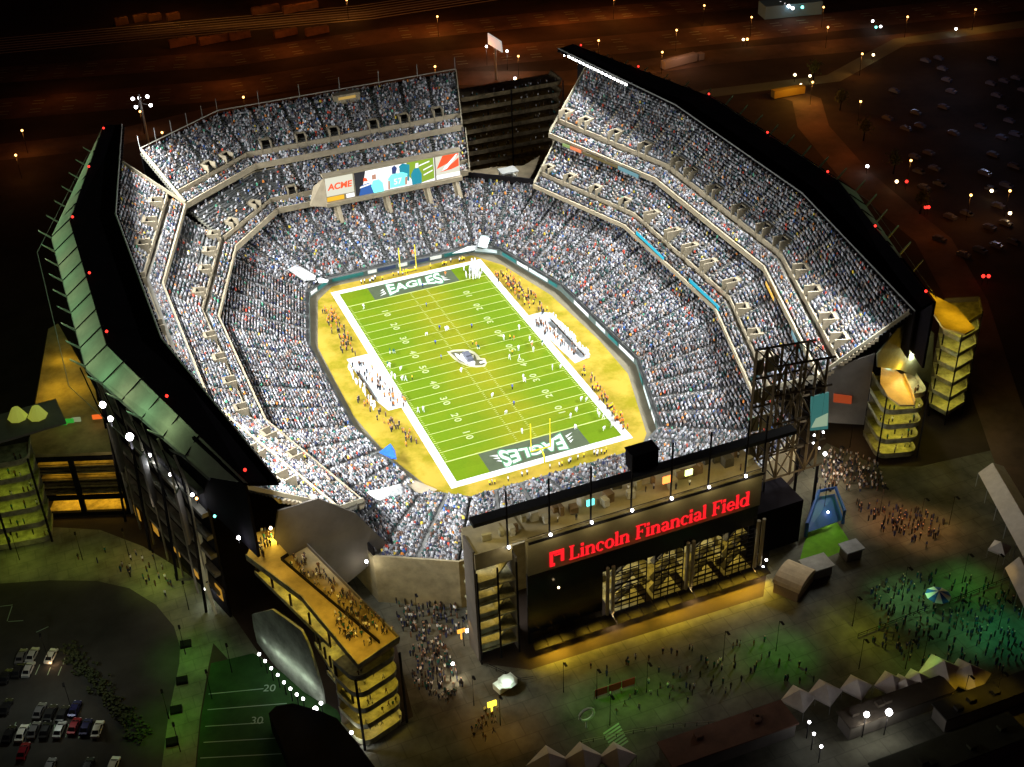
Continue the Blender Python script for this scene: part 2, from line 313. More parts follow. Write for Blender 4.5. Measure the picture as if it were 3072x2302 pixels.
# ================================================================== GRANDSTANDS
def mir(P): return [(-x, y) for x, y in P]
def lerpP(F, B, t): return [(f[0]+(b[0]-f[0])*t, f[1]+(b[1]-f[1])*t) for f, b in zip(F, B)]
def terrace(name, F, B, t0, t1, z0, z1, n, m, parent):
    b = MB(); 
    for r in range(n):
        a = lerpP(F, B, t0+(t1-t0)*r/n); c = lerpP(F, B, t0+(t1-t0)*(r+1)/n); z = z0+(z1-z0)*r/n; zz = z0+(z1-z0)*(r+1)/n
        for i in range(len(F)-1):
            b.quad((*a[i], z), (*a[i+1], z), (*c[i+1], z), (*c[i], z)); b.quad((*c[i], z), (*c[i+1], z), (*c[i+1], zz), (*c[i], zz))
    return b.build(name, m, parent)
def wallring(name, P, z0, z1, th, m, parent, off=0.):
    b = MB()
    for i in range(len(P)-1):
        p, q = Vector((*P[i], 0)), Vector((*P[i+1], 0)); d = (q-p).normalized(); n = Vector((-d.y, d.x, 0))*th/2
        e = d*th*.25
        p = p-e; q = q+e
        a0 = z0[i] if isinstance(z0, list) else z0; a1 = z0[i+1] if isinstance(z0, list) else z0; b0 = z1[i] if isinstance(z1, list) else z1; b1 = z1[i+1] if isinstance(z1, list) else z1
        dz = .004*i
        b.add([(p-n).to_tuple()[:2]+(a0,), (q-n).to_tuple()[:2]+(a1,), (q+n).to_tuple()[:2]+(a1,), (p+n).to_tuple()[:2]+(a0,), (p-n).to_tuple()[:2]+(b0+dz,), (q-n).to_tuple()[:2]+(b1+dz,), (q+n).to_tuple()[:2]+(b1+dz,), (p+n).to_tuple()[:2]+(b0+dz,)],
              [(3, 2, 1, 0), (4, 5, 6, 7), (0, 1, 5, 4), (1, 2, 6, 5), (2, 3, 7, 6), (3, 0, 4, 7)])
    return b.build(name, m, parent)
CROWD = []      # rows of x,y,z,yaw,tier
EXCL = []       # (cx,cy,ux,uy,hw,hd) rectangles with no spectators
def seats(F, B, t0, t1, z0, z1, n, nais, occ=.93, tier=0, pitch=.56, aisle_w=.78, empty=None):
    for r in range(n):
        t = t0+(t1-t0)*(r+.55)/n; P = lerpP(F, B, t); z = z0+(z1-z0)*r/n
        for i in range(len(F)-1):
            p = np.array(P[i]); q = np.array(P[i+1]); L = np.linalg.norm(q-p); d = (q-p)/L; k = int(L/pitch)
            u = (np.arange(k)+.5)/k; u = u+rng.normal(0, .06/L, k); na = nais[i] if isinstance(nais, (list, tuple)) else nais
            keep = rng.random(k) < occ
            for j in range(0, na+1): keep &= np.abs(u-j/na)*L > aisle_w
            xy = p+np.outer(u*L, d); yaw = math.atan2(d[1], d[0])
            if empty is not None: keep &= ~(empty(xy, t) & (rng.random(k) < .75))
            for c in EXCL:
                rel = xy-np.array(c[:2]); a = rel@np.array(c[2:4]); bb = rel@np.array([-c[3], c[2]]); keep &= ~((np.abs(a) < c[4]) & (np.abs(bb) < c[5]))
            xy = xy[keep]; m = len(xy)
            if m: CROWD.append(np.column_stack([xy+rng.normal(0, .06, (m, 2)), np.full(m, z)+.0, np.full(m, yaw)+rng.normal(0, .3, m), np.full(m, tier)]))
def aisles(F, B, t0, t1, z0, z1, n, nais, m, parent, wd=.42, name='aisle_steps', skip=()):
    for i in range(len(F)-1):
        na = nais[i] if isinstance(nais, (list, tuple)) else nais
        for j in range(0, na+1):
            if (i > 0 and j == 0) or (i, j) in skip: continue
            u = j/na; b = MB()
            for r in range(n):
                ta, tb = t0+(t1-t0)*r/n, t0+(t1-t0)*(r+1)/n; z = z0+(z1-z0)*r/n
                A_ = lerpP(F, B, ta); B_ = lerpP(F, B, tb)
                pa = Vector(A_[i]).lerp(Vector(A_[i+1]), u); pb = Vector(B_[i]).lerp(Vector(B_[i+1]), u); d = (Vector(A_[i+1])-Vector(A_[i])).normalized()*wd
                b.prism([tuple(pa-d), tuple(pa+d), tuple(pb+d), tuple(pb-d)], z-.75, z+.20)
            b.build(name, m, parent)
def portal(pos, n, zf, depth, hgt, parent, wd=1.7, name='vomitory'):
    """walled exit opening: pos on the walkway wall line, n points out of the bowl"""
    n = Vector((n[0], n[1])).normalized(); d = Vector((-n.y, n.x)); p = Vector(pos[:2]); b = MB(); th = .38
    def P(a, c): q = p+d*a+n*c; return (q.x, q.y)
    for s in (-1, 1): b.prism([P(s*wd-th/2, -.25), P(s*wd+th/2, -.25), P(s*wd+th/2, depth), P(s*wd-th/2, depth)], zf-.5, zf+hgt)
    b.prism([P(-wd, depth-.38), P(wd, depth-.38), P(wd, depth), P(-wd, depth)], zf-.5, zf+hgt-.003)
    b.prism([P(-wd+.2, depth*.62), P(wd-.2, depth*.62), P(wd-.2, depth-.3), P(-wd+.2, depth-.3)], zf+hgt-.4, zf+hgt-.05)
    o = b.build(name, mat('vomitory_beige', (.25, .215, .15), .85, .2, .4), parent)
    b = MB(); b.prism([P(-wd+.2, -.2), P(wd-.2, -.2), P(wd-.2, depth-.4), P(-wd+.2, depth-.4)], zf+.02, zf+.08); b.prism([P(-wd+.2, depth*.55), P(wd-.2, depth*.55), P(wd-.2, depth*.6), P(-wd+.2, depth*.6)], zf+.1, zf+hgt-.45)
    b.build('passage_shade', M_dark, o)  # dark floor and panel put the opening's inner shade into the colour
    c = p+n*(depth*.42); EXCL.append((c.x, c.y, d.x, d.y, wd+.4, depth*.42+.25))
def nearest(P, q):
    best = None
    for i in range(len(P)-1):
        a, b_ = Vector(P[i]), Vector(P[i+1]); d = b_-a; t = max(.03, min(.97, (q-a).dot(d)/d.dot(d))); c = a+d*t
        if best is None or (c-q).length < best[0]: best = ((c-q).length, c, d.normalized(), i)
    return best
def portals_from_px(pix, zg, P, zf, depth, hgt, parent, outward, **kw):
    for a, c in pix:
        g = at(a, c, zg); _, q, d, i = nearest(P, Vector(g[:2])); n = Vector((-d.y, d.x)); n = n if n.dot(outward(q)) > 0 else -n
        portal(q, n, zf, depth, hgt, parent, **kw)
outw = lambda q: Vector((q.x, q.y*.6))
# ---- lower bowl
LF = RINGF
LB = [(-40, -99.5), (40, -99.5), (57, -89.5), (69, -30), (69, 30), (57, 75), (34, 94), (-34, 94), (-57, 75), (-69, 30), (-69, -30), (-57, -89.5)]
LF = LF+[LF[0]]; LB = LB+[LB[0]]
t = thing('lower_grandstand', 'full lower bowl of packed seating wrapped around the bright green field', 'grandstand', (0, 0, 0))
LZ0, LZ1, LN = 1.9, 13.4, 30
terrace('seating_terrace', LF, LB, 0, 1, LZ0, LZ1, LN, M_terr, t)
wallring('field_wall', LF, -.1, 1.8, .2, mat('field_wall_paint', (.10, .14, .13), .7, .15, .4), t)
wallring('rear_wall', LB[2:12], 13.2, 16.2, .5, M_dark, t); wallring('outer_wall', [LB[10], LB[11], LB[0], LB[1], LB[2], LB[3]], -.3, 14.1, .5, mat('outer_wall_beige', (.30, .26, .16), .85, .3, .3), t)
# advertising boards on the field wall
AD = [(.02, .22, .21), (.75, .8, .82), (.03, .05, .12), (.6, .75, .78), (.02, .16, .16), (.78, .8, .8)]
for i, (u0, u1, c) in [(6, (.04, .2, 4)), (6, (.22, .3, 1)), (6, (.31, .44, 2)), (6, (.46, .52, 1)), (6, (.54, .66, 2)), (6, (.67, .73, 1)), (6, (.76, .97, 4)), (5, (.1, .9, 3)), (7, (.1, .55, 4)), (7, (.6, .95, 1)), (4, (.05, .18, 4)), (4, (.2, .5, 3)), (4, (.52, .7, 1)), (4, (.72, .95, 4)), (3, (.02, .2, 1)), (3, (.22, .34, 4)), (3, (.38, .5, 3)), (3, (.6, .8, 1)), (2, (.3, .6, 3)), (2, (.65, .8, 4)), (2, (.1, .25, 1))]:
    p, q = Vector((*LF[i], 0)), Vector((*LF[i+1], 0)); d = (q-p).normalized(); n = Vector((-d.y, d.x, 0)); a, c_ = p.lerp(q, u0)+n*.24, p.lerp(q, u1)+n*.24
    b = MB(); b.slab([(a.x, a.y, .7), (c_.x, c_.y, .7), (c_.x, c_.y, 1.9), (a.x, a.y, 1.9)], -.08)
    b.build('advertising_board', mat('ad_%d' % c, AD[c], .6), t)
aisl = [7, 2, 5, 5, 4, 3, 7, 3, 4, 5, 5, 2]
aisles(LF, LB, .03, 1, LZ0+.35, LZ1, 29, aisl, mat('lower_aisle', (.17, .175, .17), .9), t, wd=.36)
# tunnel and white sponsor sheets in the near left corner, corner tarps at the far end
def stand_z(x, y):   # height of lower terrace at a plan position (fraction between rings along the ray)
    best = None
    for i in range(12):
        for k in range(5):
            u = k/5; f = Vector(LF[i]).lerp(Vector(LF[i+1]), u); g = Vector(LB[i]).lerp(Vector(LB[i+1]), u); d = g-f; tt = (Vector((x, y))-f).dot(d)/d.dot(d); e = (f+d*tt-Vector((x, y))).length
            if best is None or e < best[0]: best = (e, tt)
    return LZ0+(LZ1-LZ0)*max(0, min(1, best[1]))
def tarp(pix, zg, m, label, cat, name='tarp', lift=.9, group=None):
    pts = []
    for a, c in pix:
        z = zg
        for _ in range(0 if zg < 4.5 else 6): g = at(a, c, z); z = stand_z(g.x, g.y)+lift
        pts.append(at(a, c, z))
    b = MB(); b.slab(pts, .06); o = b.build(name, m); tag(o, label, cat, group)
    cx = sum(p.x for p in pts)/len(pts); cy = sum(p.y for p in pts)/len(pts)
    d = (pts[1]-pts[0]); d.z = 0; d.normalize(); e = max(abs((p.x-cx)*d.x+(p.y-cy)*d.y) for p in pts); f = max(abs(-(p.x-cx)*d.y+(p.y-cy)*d.x) for p in pts)
    EXCL.append((cx, cy, d.x, d.y, e*.7, f*.6)); return o
kk = 700/2211
tarp(zm(900, 1000, kk, [(620, 1500), (960, 1425), (1045, 1500), (760, 1585), (700, 1560)]), 6, M_white, 'white sponsor sheet with dark scribbles over the near left corner seats', 'tarp')
tarp(zm(900, 1000, kk, [(965, 1425), (1080, 1390), (1300, 1480), (1240, 1530), (1050, 1500)]), 3, M_conc, 'beige tunnel roof slab beside the near left corner of the field', 'slab', name='tunnel_roof', lift=.5)
tarp(zm(850, 650, kk, [(40, 500), (130, 455), (260, 530), (310, 560), (300, 600), (200, 610)]), 5, M_white, 'white and teal sheet over seats at the far left corner of the field', 'tarp')
tarp(zm(850, 650, kk, [(300, 570), (430, 600), (420, 625), (340, 630)]), 3, M_white, 'small crumpled white sheet at the foot of the far left corner seats', 'tarp')
tarp(zm(850, 650, kk, [(1880, 150), (1975, 150), (1930, 300), (1840, 285)]), 4, mat('tarp_teal_white', (.55, .68, .68), .8, .3, .5), 'pale teal sheet over seats at the far right corner of the field', 'tarp')
tarp(zm(850, 650, kk, [(1600, 350), (1740, 285), (1835, 270), (1840, 310), (1700, 340)]), 3, M_white, 'long white sheet along the wall left of the far right corner', 'tarp')
b = MB(); g = [at(a, c, 3.2) for a, c in zm(900, 1000, kk, [(750, 1125), (860, 1070), (900, 1110), (915, 1190), (880, 1210), (820, 1160)])]
b.slab(g, .3); b.v = [(x, y, z+(.9 if i % 3 == 1 else 0)) for i, (x, y, z) in enumerate(b.v)]; tag(b.build('tarp', mat('blue_tarp', (.02, .12, .62), .6, .3, .6)), 'crumpled bright blue tarpaulin over the field wall at the near left', 'tarp')
EXCL.append((g[0].x-0.5, g[0].y-1, 1, 0, 2.5, 2))
seats(LF, LB, 0.03, 1, LZ0+.35, LZ1, 29, aisl, occ=.93, tier=0)
# ---- club tiers and upper tiers
def side_tier(side, kind):
    m_ = (lambda P: P) if side > 0 else mir; sn = 'right' if side > 0 else 'left'
    if kind == 'upper':
        F = m_([(65, 84), (81, 34), (81, -33), (63, -88)]); B = m_([(86, 96), (103, 36), (103, -35), (84, -95)]); z0, zw, z1, zt = 28.4, 30.6, 32.4, 46.5; tw = (.16, .225); n1, n2 = 4, 21; ais = [5, 6, 5]; lab = 'upper deck of packed seats under the %s hand canopy' % sn
    else:
        F = m_([(53, 71), (67.5, 29.3), (67.5, -29.5), (54, -73)]); B = m_([(67, 82), (82.5, 34), (82.5, -33), (64, -86)]); z0, zw, z1, zt = 16.4, 18.2, 19.6, 26.5; tw = (.20, .28); n1, n2 = 3, 11; ais = [4, 5, 4]; lab = 'narrow middle tier of seats below the %s hand upper deck' % sn
    t = thing(kind+'_grandstand', lab, 'grandstand', (F[1][0], 0, 0))
    mt = M_terr2 if kind == 'upper' else M_terr
    terrace('front_terrace', F, B, 0, tw[0], z0, zw, n1, mt, t)
    terrace('walkway', F, B, tw[0], tw[1], zw, zw, 1, M_aisle, t)
    terrace('rear_terrace', F, B, tw[1], 1, z1, zt, n2, mt, t)
    wallring('front_fascia', F, z0-(1.2 if kind == 'upper' else .9), z0+(.55 if kind == 'upper' else .5), .5, M_conc, t)
    if kind == 'upper': wallring('suite_fascia', lerpP(F, B, .10), z0-4.6, z0-3.2, .4, M_conc, t); wallring('suite_glass', lerpP(F, B, .16), z0-4.4, z0-1.2, .3, M_dark, t)
    W = lerpP(F, B, tw[1]); wallring('walkway_wall', W, zw-.1, z1+.15, .36, M_conc, t)
    wallring('rear_wall', lerpP(F, B, 1.0), z1, zt+(1 if kind == 'upper' else 2), .4, M_dark, t)
    for e in (0, -1):
        if kind == 'upper' or e == -1 or side > 0:
            b = MB(); f, g = Vector((*F[e], z0+.2)), Vector((*B[e], zt+.2)); 
            b.slab([f, g, g+Vector((0, 0, 1.25)), f+Vector((0, 0, 1.25))], .3); b.build('end_parapet', mat('rail_beige', (.36, .33, .24), .8), t)
    return t, F, B, W, z0, zw, z1, zt, tw, n1, n2, ais
UR = side_tier(1, 'upper'); UL = side_tier(-1, 'upper'); CRt = side_tier(1, 'club'); CLf = side_tier(-1, 'club')
portals_from_px([(1688, 353), (1746, 377), (1835, 415), (1922, 454), (2023, 498), (2067, 527), (2132, 581), (2208, 640), (2276, 698), (2332, 737), (2381, 821), (2424, 886), (2468, 969), (2500, 1030)], 33.5, UR[3], 30.6, 4.8, 5.0, UR[0], outw, wd=1.75)
portals_from_px([(474, 616), (452, 676), (430, 744), (405, 850), (470, 990), (560, 1110), (640, 1210), (705, 1290), (760, 1370), (850, 1450)], 33.5, UL[3], 30.6, 4.8, 5.0, UL[0], outw, wd=1.75)
portals_from_px([(1640, 514), (1705, 541), (1777, 578), (1870, 614), (2222, 933), (2261, 1009), (2292, 1078)], 20.5, CRt[3], 18.2, 3.8, 4.0, CRt[0], outw, wd=1.5)
portals_from_px([(1972, 650), (2030, 704), (2090, 748), (2152, 795), (2212, 855)], 21, CRt[3], 18.2, 6.0, 4.9, CRt[0], outw, wd=1.1)
portals_from_px([(622, 712), (615, 762), (602, 817), (582, 885), (622, 1019), (655, 1085), (680, 1156), (709, 1239), (760, 1330), (850, 1390)], 20.5, CLf[3], 18.2, 3.8, 4.0, CLf[0], outw, wd=1.5)
emp = lambda xy, t: (xy[:, 0] < 0) & (xy[:, 1] > 55) & (t > .3)
for T, ti in ((UR, 1), (UL, 1), (CRt, 2), (CLf, 2)):
    t, F, B, W, z0, zw, z1, zt, tw, n1, n2, ais = T
    seats(F, B, .03, tw[0], z0, zw, n1, ais, tier=ti); seats(F, B, tw[1]+.02, .985, z1, zt, n2, [a*1 for a in ais], occ=.9 if ti == 1 else .88, tier=ti, empty=emp if ti == 2 else None)
    aisles(F, B, tw[1], .62 if ti == 1 else 1, z1, z1+(zt-z1)*(.51 if ti == 1 else 1), 10, ais, M_conc if ti == 1 else M_aisle, t, wd=.46 if ti == 1 else .3)
    aisles(F, B, .03, tw[0], z0, zw, n1, ais, M_conc, t, name='front_steps', wd=.3)
# far end tiers
def far_tier(kind):
    if kind == 'upper': F = [(-65, 84), (-37, 104.5), (39.5, 104.5)]; B = [(-74, 101), (-44, 122), (44.5, 122)]; z0, zw, z1, zt = 28.4, 30.2, 31.6, 42.2; tw = (.17, .24); n1, n2 = 3, 17; ais = [4, 8]; lab = 'far end upper deck of packed seats above the video board'
    else: F = [(-53, 71), (-34, 92), (37, 92)]; B = [(-64, 84), (-38, 105.5), (41, 105.5)]; z0, zw, z1, zt = 16.4, 17.8, 19.2, 26.3; tw = (.18, .26); n1, n2 = 3, 12; ais = [3, 6]; lab = 'far end middle tier of partly empty seats behind the video board'
    t = thing(kind+'_grandstand', lab, 'grandstand', (0, F[1][1], 0)); mt = M_terr2 if kind == 'upper' else M_terr
    terrace('front_terrace', F, B, 0, tw[0], z0, zw, n1, mt, t); terrace('walkway', F, B, tw[0], tw[1], zw, zw, 1, M_aisle, t); terrace('rear_terrace', F, B, tw[1], 1, z1, zt, n2, mt, t)
    wallring('front_fascia', F, z0-1.3, z0+.75, .55, M_conc, t)
    if kind == 'upper': wallring('suite_fascia', lerpP(F, B, .05), z0-3.6, z0-2.2, .4, M_conc, t)
    W = lerpP(F, B, tw[1]); wallring('walkway_wall', W, zw-.1, z1+.4, .42, M_conc, t)
    wallring('rear_wall', B, 0 if kind == 'upper' else z1, zt+.2, .5, M_dark, t)
    b = MB()
    f, g = Vector((*F[-1], z0)), Vector((*B[-1], zt)); b.slab([f, g, g+Vector((0, 0, 1.2)), f+Vector((0, 0, 1.2))], .3); b.build('end_parapet', MATS['rail_beige'], t); b = MB()
    if kind == 'upper':
        f, g = Vector((*F[0], z0)), Vector((*B[0], zt)); b.slab([f, g, g+Vector((0, 0, 1.4)), f+Vector((0, 0, 1.4))], .5); b.build('end_parapet', MATS['rail_beige'], t)
        b2 = MB(); b2.tube([(*F[-1], 0), (*F[-1], z0)], .5); b2.slab([(*F[-1], 4), (*B[-1], 4), (*B[-1], zt-.6), (*F[-1], z0-.6)], .3); b2.build('end_wall', M_grey, t)
        b3 = MB()
        for i in range(2):
            for j in range(7 if i else 5):
                u = j/(6 if i else 5); p = Vector(B[i]).lerp(Vector(B[i+1]), u); b3 = MB(); b3.tube([(p.x, p.y+.5, zt), (p.x, p.y+.5, zt+5.5)], .13, 5); b3.build('light_pole', M_steel, t)
        r = MB(); 
        for i in range(2): 
            p, q = Vector((*B[i], zt+1.3)), Vector((*B[i+1], zt+1.3)); r.tube([p, q], .2, 4)
        r.build('rear_rail', M_rail, t)
    return t, F, B, W, z0, zw, z1, zt, tw, n1, n2, ais
UF = far_tier('upper'); CFt = far_tier('club')
portals_from_px([(796, 436), (902, 418), (1001, 400), (1119, 378), (1213, 363), (1312, 342), (690, 480), (640, 510)], 32.5, UF[3], 30.2, 4.0, 4.4, UF[0], outw)
portals_from_px([(882, 584), (774, 620), (683, 671)], 20, CFt[3], 17.8, 3.6, 3.8, CFt[0], outw, wd=1.5)
emp2 = lambda xy, t: (xy[:, 0] < -28) & (t > .35)
for T, ti in ((UF, 3), (CFt, 2)):
    t, F, B, W, z0, zw, z1, zt, tw, n1, n2, ais = T
    seats(F, B, .03, tw[0], z0, zw, n1, ais, tier=ti); seats(F, B, tw[1]+.02, .985, z1, zt, n2, ais, occ=.78 if ti == 3 else .85, tier=ti, empty=emp2 if ti == 2 else None)
    aisles(F, B, tw[1], 1, z1, zt, n2, ais, mat('upper_aisle', (.16, .16, .13), .9), t, wd=.3); aisles(F, B, .03, tw[0], z0, zw, n1, ais, M_conc, t, name='front_steps', wd=.3)
b = MB(); g0 = [hit(a, c, (0, 121)) for a, c in zm(900, 150, 800/2211, [(260, 365), (478, 338), (478, 415), (260, 460)])]
t = thing('press_booth', 'beige booth with yellow lit window at the top of the far end upper deck', 'booth', (g0[0].x, 121, g0[3].z))
b.box((g0[0].x+g0[1].x)/2, 120, (g0[0].z+g0[3].z)/2, g0[1].x-g0[0].x, 3.4, g0[0].z-g0[3].z); b.build('booth_wall', M_conc, t)
b = MB(); b.box((g0[0].x+g0[1].x)/2, 118.25, g0[0].z-1.3, 6.4, .1, 1.0); b.build('window', emis('booth_window', (1, .62, .15), .45), t)
# end walls below the near edges of the side decks
for s in (-1, 1):
    EP, ED_ = (s*63, -88.3), (s*23, -7.4)
    pix = [(2484, 1112), (2625, 1062), (2592, 1275), (2480, 1268)] if s > 0 else [(832, 1530), (950, 1493), (1063, 1537), (1170, 1640), (985, 1790), (820, 1615)]
    b = MB(); b.slab([hit(a, c, EP, ED_) for a, c in pix], .5*s)
    o = b.build('end_wall', M_grey); tag(o, 'tall plain grey end wall under the near edge of the %s hand upper deck' % ('right' if s > 0 else 'left'), 'wall')
    if s > 0:
        g0 = [hit(a, c, (63, -88.8), (23, -7.4)) for a, c in [(2502, 1183), (2556, 1190), (2554, 1213), (2501, 1207)]]
        b = MB(); b.slab(g0, .3); tag(b.build('sign', emis('dim_orange_panel', (1, .13, .02), .28)), 'dim orange illuminated sign on the right hand grey end wall', 'sign')
# ================================================================== CANOPIES
RID = [(83.5, 103.5), (102, 36.5), (102, -35), (83.5, -101)]; OUT = [(85.2, 102.6), (107.7, 37.8), (107.7, -36.3), (89.8, -90)]
M_slope = mat('canopy_outer_panel', (.48, .52, .42), .75, .12, .4, bump=.1)
def ylerp(P, y):
    for i in range(len(P)-1):
        if P[i][1] >= y >= P[i+1][1]: u = (P[i][1]-y)/(P[i][1]-P[i+1][1]); return (P[i][0]+(P[i+1][0]-P[i][0])*u, y)
    return P[-1] if y < P[-1][1] else P[0]
for s in (-1, 1):
    sn = 'right' if s > 0 else 'left'
    t = thing('canopy', 'long black angular canopy over the %s hand upper deck with red lamps along it' % sn, 'canopy', (s*96, 0, 0))
    for i in range(3):
        b = MB(); q = [(s*x, y) for x, y in (LEAD[i], LEAD[i+1], RID[i+1], RID[i])]; z = [51.4, 51.4, 52.4, 52.4]
        if s < 0: q = q[::-1]; z = z[::-1]
        b.prism(q[::-1], [v-.9 for v in z[::-1]], z[::-1]); b.build('roof_panel', M_roof, t)
        e = MB(); p0, p1 = Vector((s*LEAD[i][0], LEAD[i][1], 51.5)), Vector((s*LEAD[i+1][0], LEAD[i+1][1], 51.5)); e.tube([p0, p1], .22, 4); e.build('edge_trim', M_steel, t)
        d = (p1-p0).normalized(); nn = Vector((d.y, -d.x, 0)); nn = nn if nn.x*s < 0 else -nn
        for k in range(int((p1-p0).length/2.2)):
            p = p0.lerp(p1, (k+.5)/int((p1-p0).length/2.2))+nn*.1; h = MB(); h.box(p.x, p.y, 50.75, .9, 1.2, .5, math.atan2(d.y, d.x))
            if s > 0 and i == 0 and 62 < p.y < 97: h.box(p.x+nn.x*.55, p.y+nn.y*.55, 50.72, 1.3, .25, .62, math.atan2(d.y, d.x), 1)
            h.build('floodlight', [M_dark, emis('flood_glass', (1, .98, .95), 9)], t)
    for i in range(3):
        b = MB(); a0, a1 = RID[i], RID[i+1]; o0, o1 = OUT[i], OUT[i+1]
        b.slab([(s*a0[0], a0[1], 52.2), (s*a1[0], a1[1], 52.2), (s*o1[0], o1[1], 48.0), (s*o0[0], o0[1], 48.0)], .25*s); b.build('outer_panel', M_slope, t)
    y = 92.
    while y > -86:
        r0, o0 = ylerp(RID, y), ylerp(OUT, y); b = MB(); b.tube([(s*(r0[0]-.6), y, 52.9), (s*r0[0], y, 52.75), (s*o0[0], y, 48.4)], .17, 4); b.build('rib', M_dark, t)
        b = MB(); b.slab([(s*(o0[0]-.3), y-.2, 47.3), (s*(o0[0]+2.9), y-.2, 50.6), (s*(o0[0]+3.1), y-.2, 51.1), (s*o0[0], y-.2, 48.3)], .4); b.build('strut', mat('strut_paint', (.22, .26, .22), .6), t)
        y -= 9.1
    b = MB(); b.tube([(s*x, y, 47.5) for x, y in OUT], .35, 4); b.build('gutter', M_steel, t)
    b = MB(); b.tube([(s*(x+4.8), y, 44.5) for x, y in OUT], .10, 4); b.build('edge_cable', M_steel, t)
    for x, y in [(85, 97.9), (93.3, 69.3), (102, 36.3), (102, .9), (102.1, -30.8), (93.9, -64.6), (84.2, -98.2)]:
        b = MB(); b.tube([(s*(x-.9), y, 52.3), (s*(x-.9), y, 53.2)], .12, 5, 0); b.sphere((s*(x-.9), y, 53.6), .36, 1); b.build('warning_lamp', [M_dark, E_red], t)
    # outer rear wall of the side stand
    W = [(s*x, y) for x, y in [(84.5, 101), (103.6, 36.5), (103.6, -35), (90.4, -80)]]
    wallring('rear_wall', W, -.3, 47, .6, M_dark, t)
    W = [(s*x, y) for x, y in [(90.4, -80), (84, -101)]]; wallring('rear_wall', W, 33, 52, .6, M_roof, t)
    for y in range(-76, 96, 14):
        x = ylerp([(86, 100), (104.5, 36.5), (104.5, -35), (91, -80)], y)[0]; b = MB(); b.tube([(s*(x+3.2), y, -.3), (s*(x+1.6), y, 30), (s*(x+2.6), y, 47)], .35, 5); b.tube([(s*(x+1.2), y, 25), (s*(x+4.6), y+4, 45)], .2, 4); b.build('raker', M_dark, t)
# stair-step lit strips of the left rear wall
# ================================================================== HEADHOUSE WITH THE RED SIGN
M_hh = mat('headhouse_panel', (.24, .21, .12), .8, .15, .2); M_floor = mat('concourse_floor', (.30, .26, .16), .85, .25, .2)
t = thing('headhouse', 'dark multi storey entrance building carrying the big red lettering', 'building', (-8, -118, 0))
FY = -118.; X0, X1 = -30.5, 27.5
b = MB(); b.box((X0+X1)/2, FY-.0+.6, 26, X1-X0+.0, 1.2, 9.6); b.build('sign_band', M_hh, t)
b = MB(); b.box((X0+X1)/2, FY+5.0, 31.0, X1-X0, 8.6, .5); b.box(-36, FY+5.2, 31.2, 11.8, 8.6, .6); b.build('terrace_floor', M_floor, t)
b = MB(); b.box((-42.3+X1)/2+4, FY+1.3, 39.4, X1+42.3+8, 2.6, 1.0); b.build('roof_beam', mat('headhouse_roof', (.018, .018, .018), .9, .3, .3), t)
for x in np.arange(-38, 27, 2.3):
    b = MB(); b.box(x+random.uniform(-1, 1), FY+random.uniform(2.5, 8), 32.4, random.uniform(.8, 2.8), random.uniform(.6, 2.2), random.uniform(1.4, 2.8), random.uniform(-.2, .2)); k_ = random.randrange(4); b.build('kiosk', mat('kiosk_%d' % k_, [(.24, .22, .13), (.05, .045, .03), (.12, .08, .04), (.3, .29, .24)][k_], .9, .35, .35), t)
for x in (-35, -25.4, -15.7, -6, 3.7, 13.1, 22.5, 27.2):
    b = MB(); b.box(x, FY-.25, 38.8, .32, .32, 15.4); b.build('column', M_dark, t)
b = MB(); b.box((X0+X1)/2, FY-.7, 30.9, X1-X0, .25, .6); b.box((X0+X1)/2, FY-.3, 32.2, X1-X0, .12, .12); b.build('band_rail', M_dark, t)
# stair tower at left end
b = MB(); b.box(-38.2, FY+4, 29.5, 8.4, 8, 4.4); b.build('tower_panel', mat('tower_panel', (.26, .23, .15), .85, .2, .3), t)
b = MB(); b.box(-42.4, FY+3.6, 16, .5, 6, 32); b.box(-33.0, FY+4, 13.6, .5, 7, 27.2); b.build('tower_side_wall', M_grey, t)
for k, z in enumerate((2.6, 7.2, 11.8, 16.4, 21.)):
    b = MB(); b.box(-37.6, FY+5, z, 8.8, 9, .4); b.box(-39.6, FY+1.2, z+.9, 4.4, .3, 1.5); b.build('stair_landing', M_ramp, t)
    b = MB(); b.slab([(-37.2, FY+2.2, z+.2), (-33.6, FY+2.2, z+4.6), (-33.6, FY+4.4, z+4.6), (-37.2, FY+4.4, z+.2)], .35); b.build('stair_flight', M_ramp, t)
    area('stair_light', (-38.4, FY+4.2, z+4.1), (0, 0, -1), 5, 3, 210, (1, .68, .16))
for x in (-42.3, -37.6, -33.2): b = MB(); b.box(x, FY-.2, 13, .35, .35, 27); b.build('tower_post', M_dark, t)
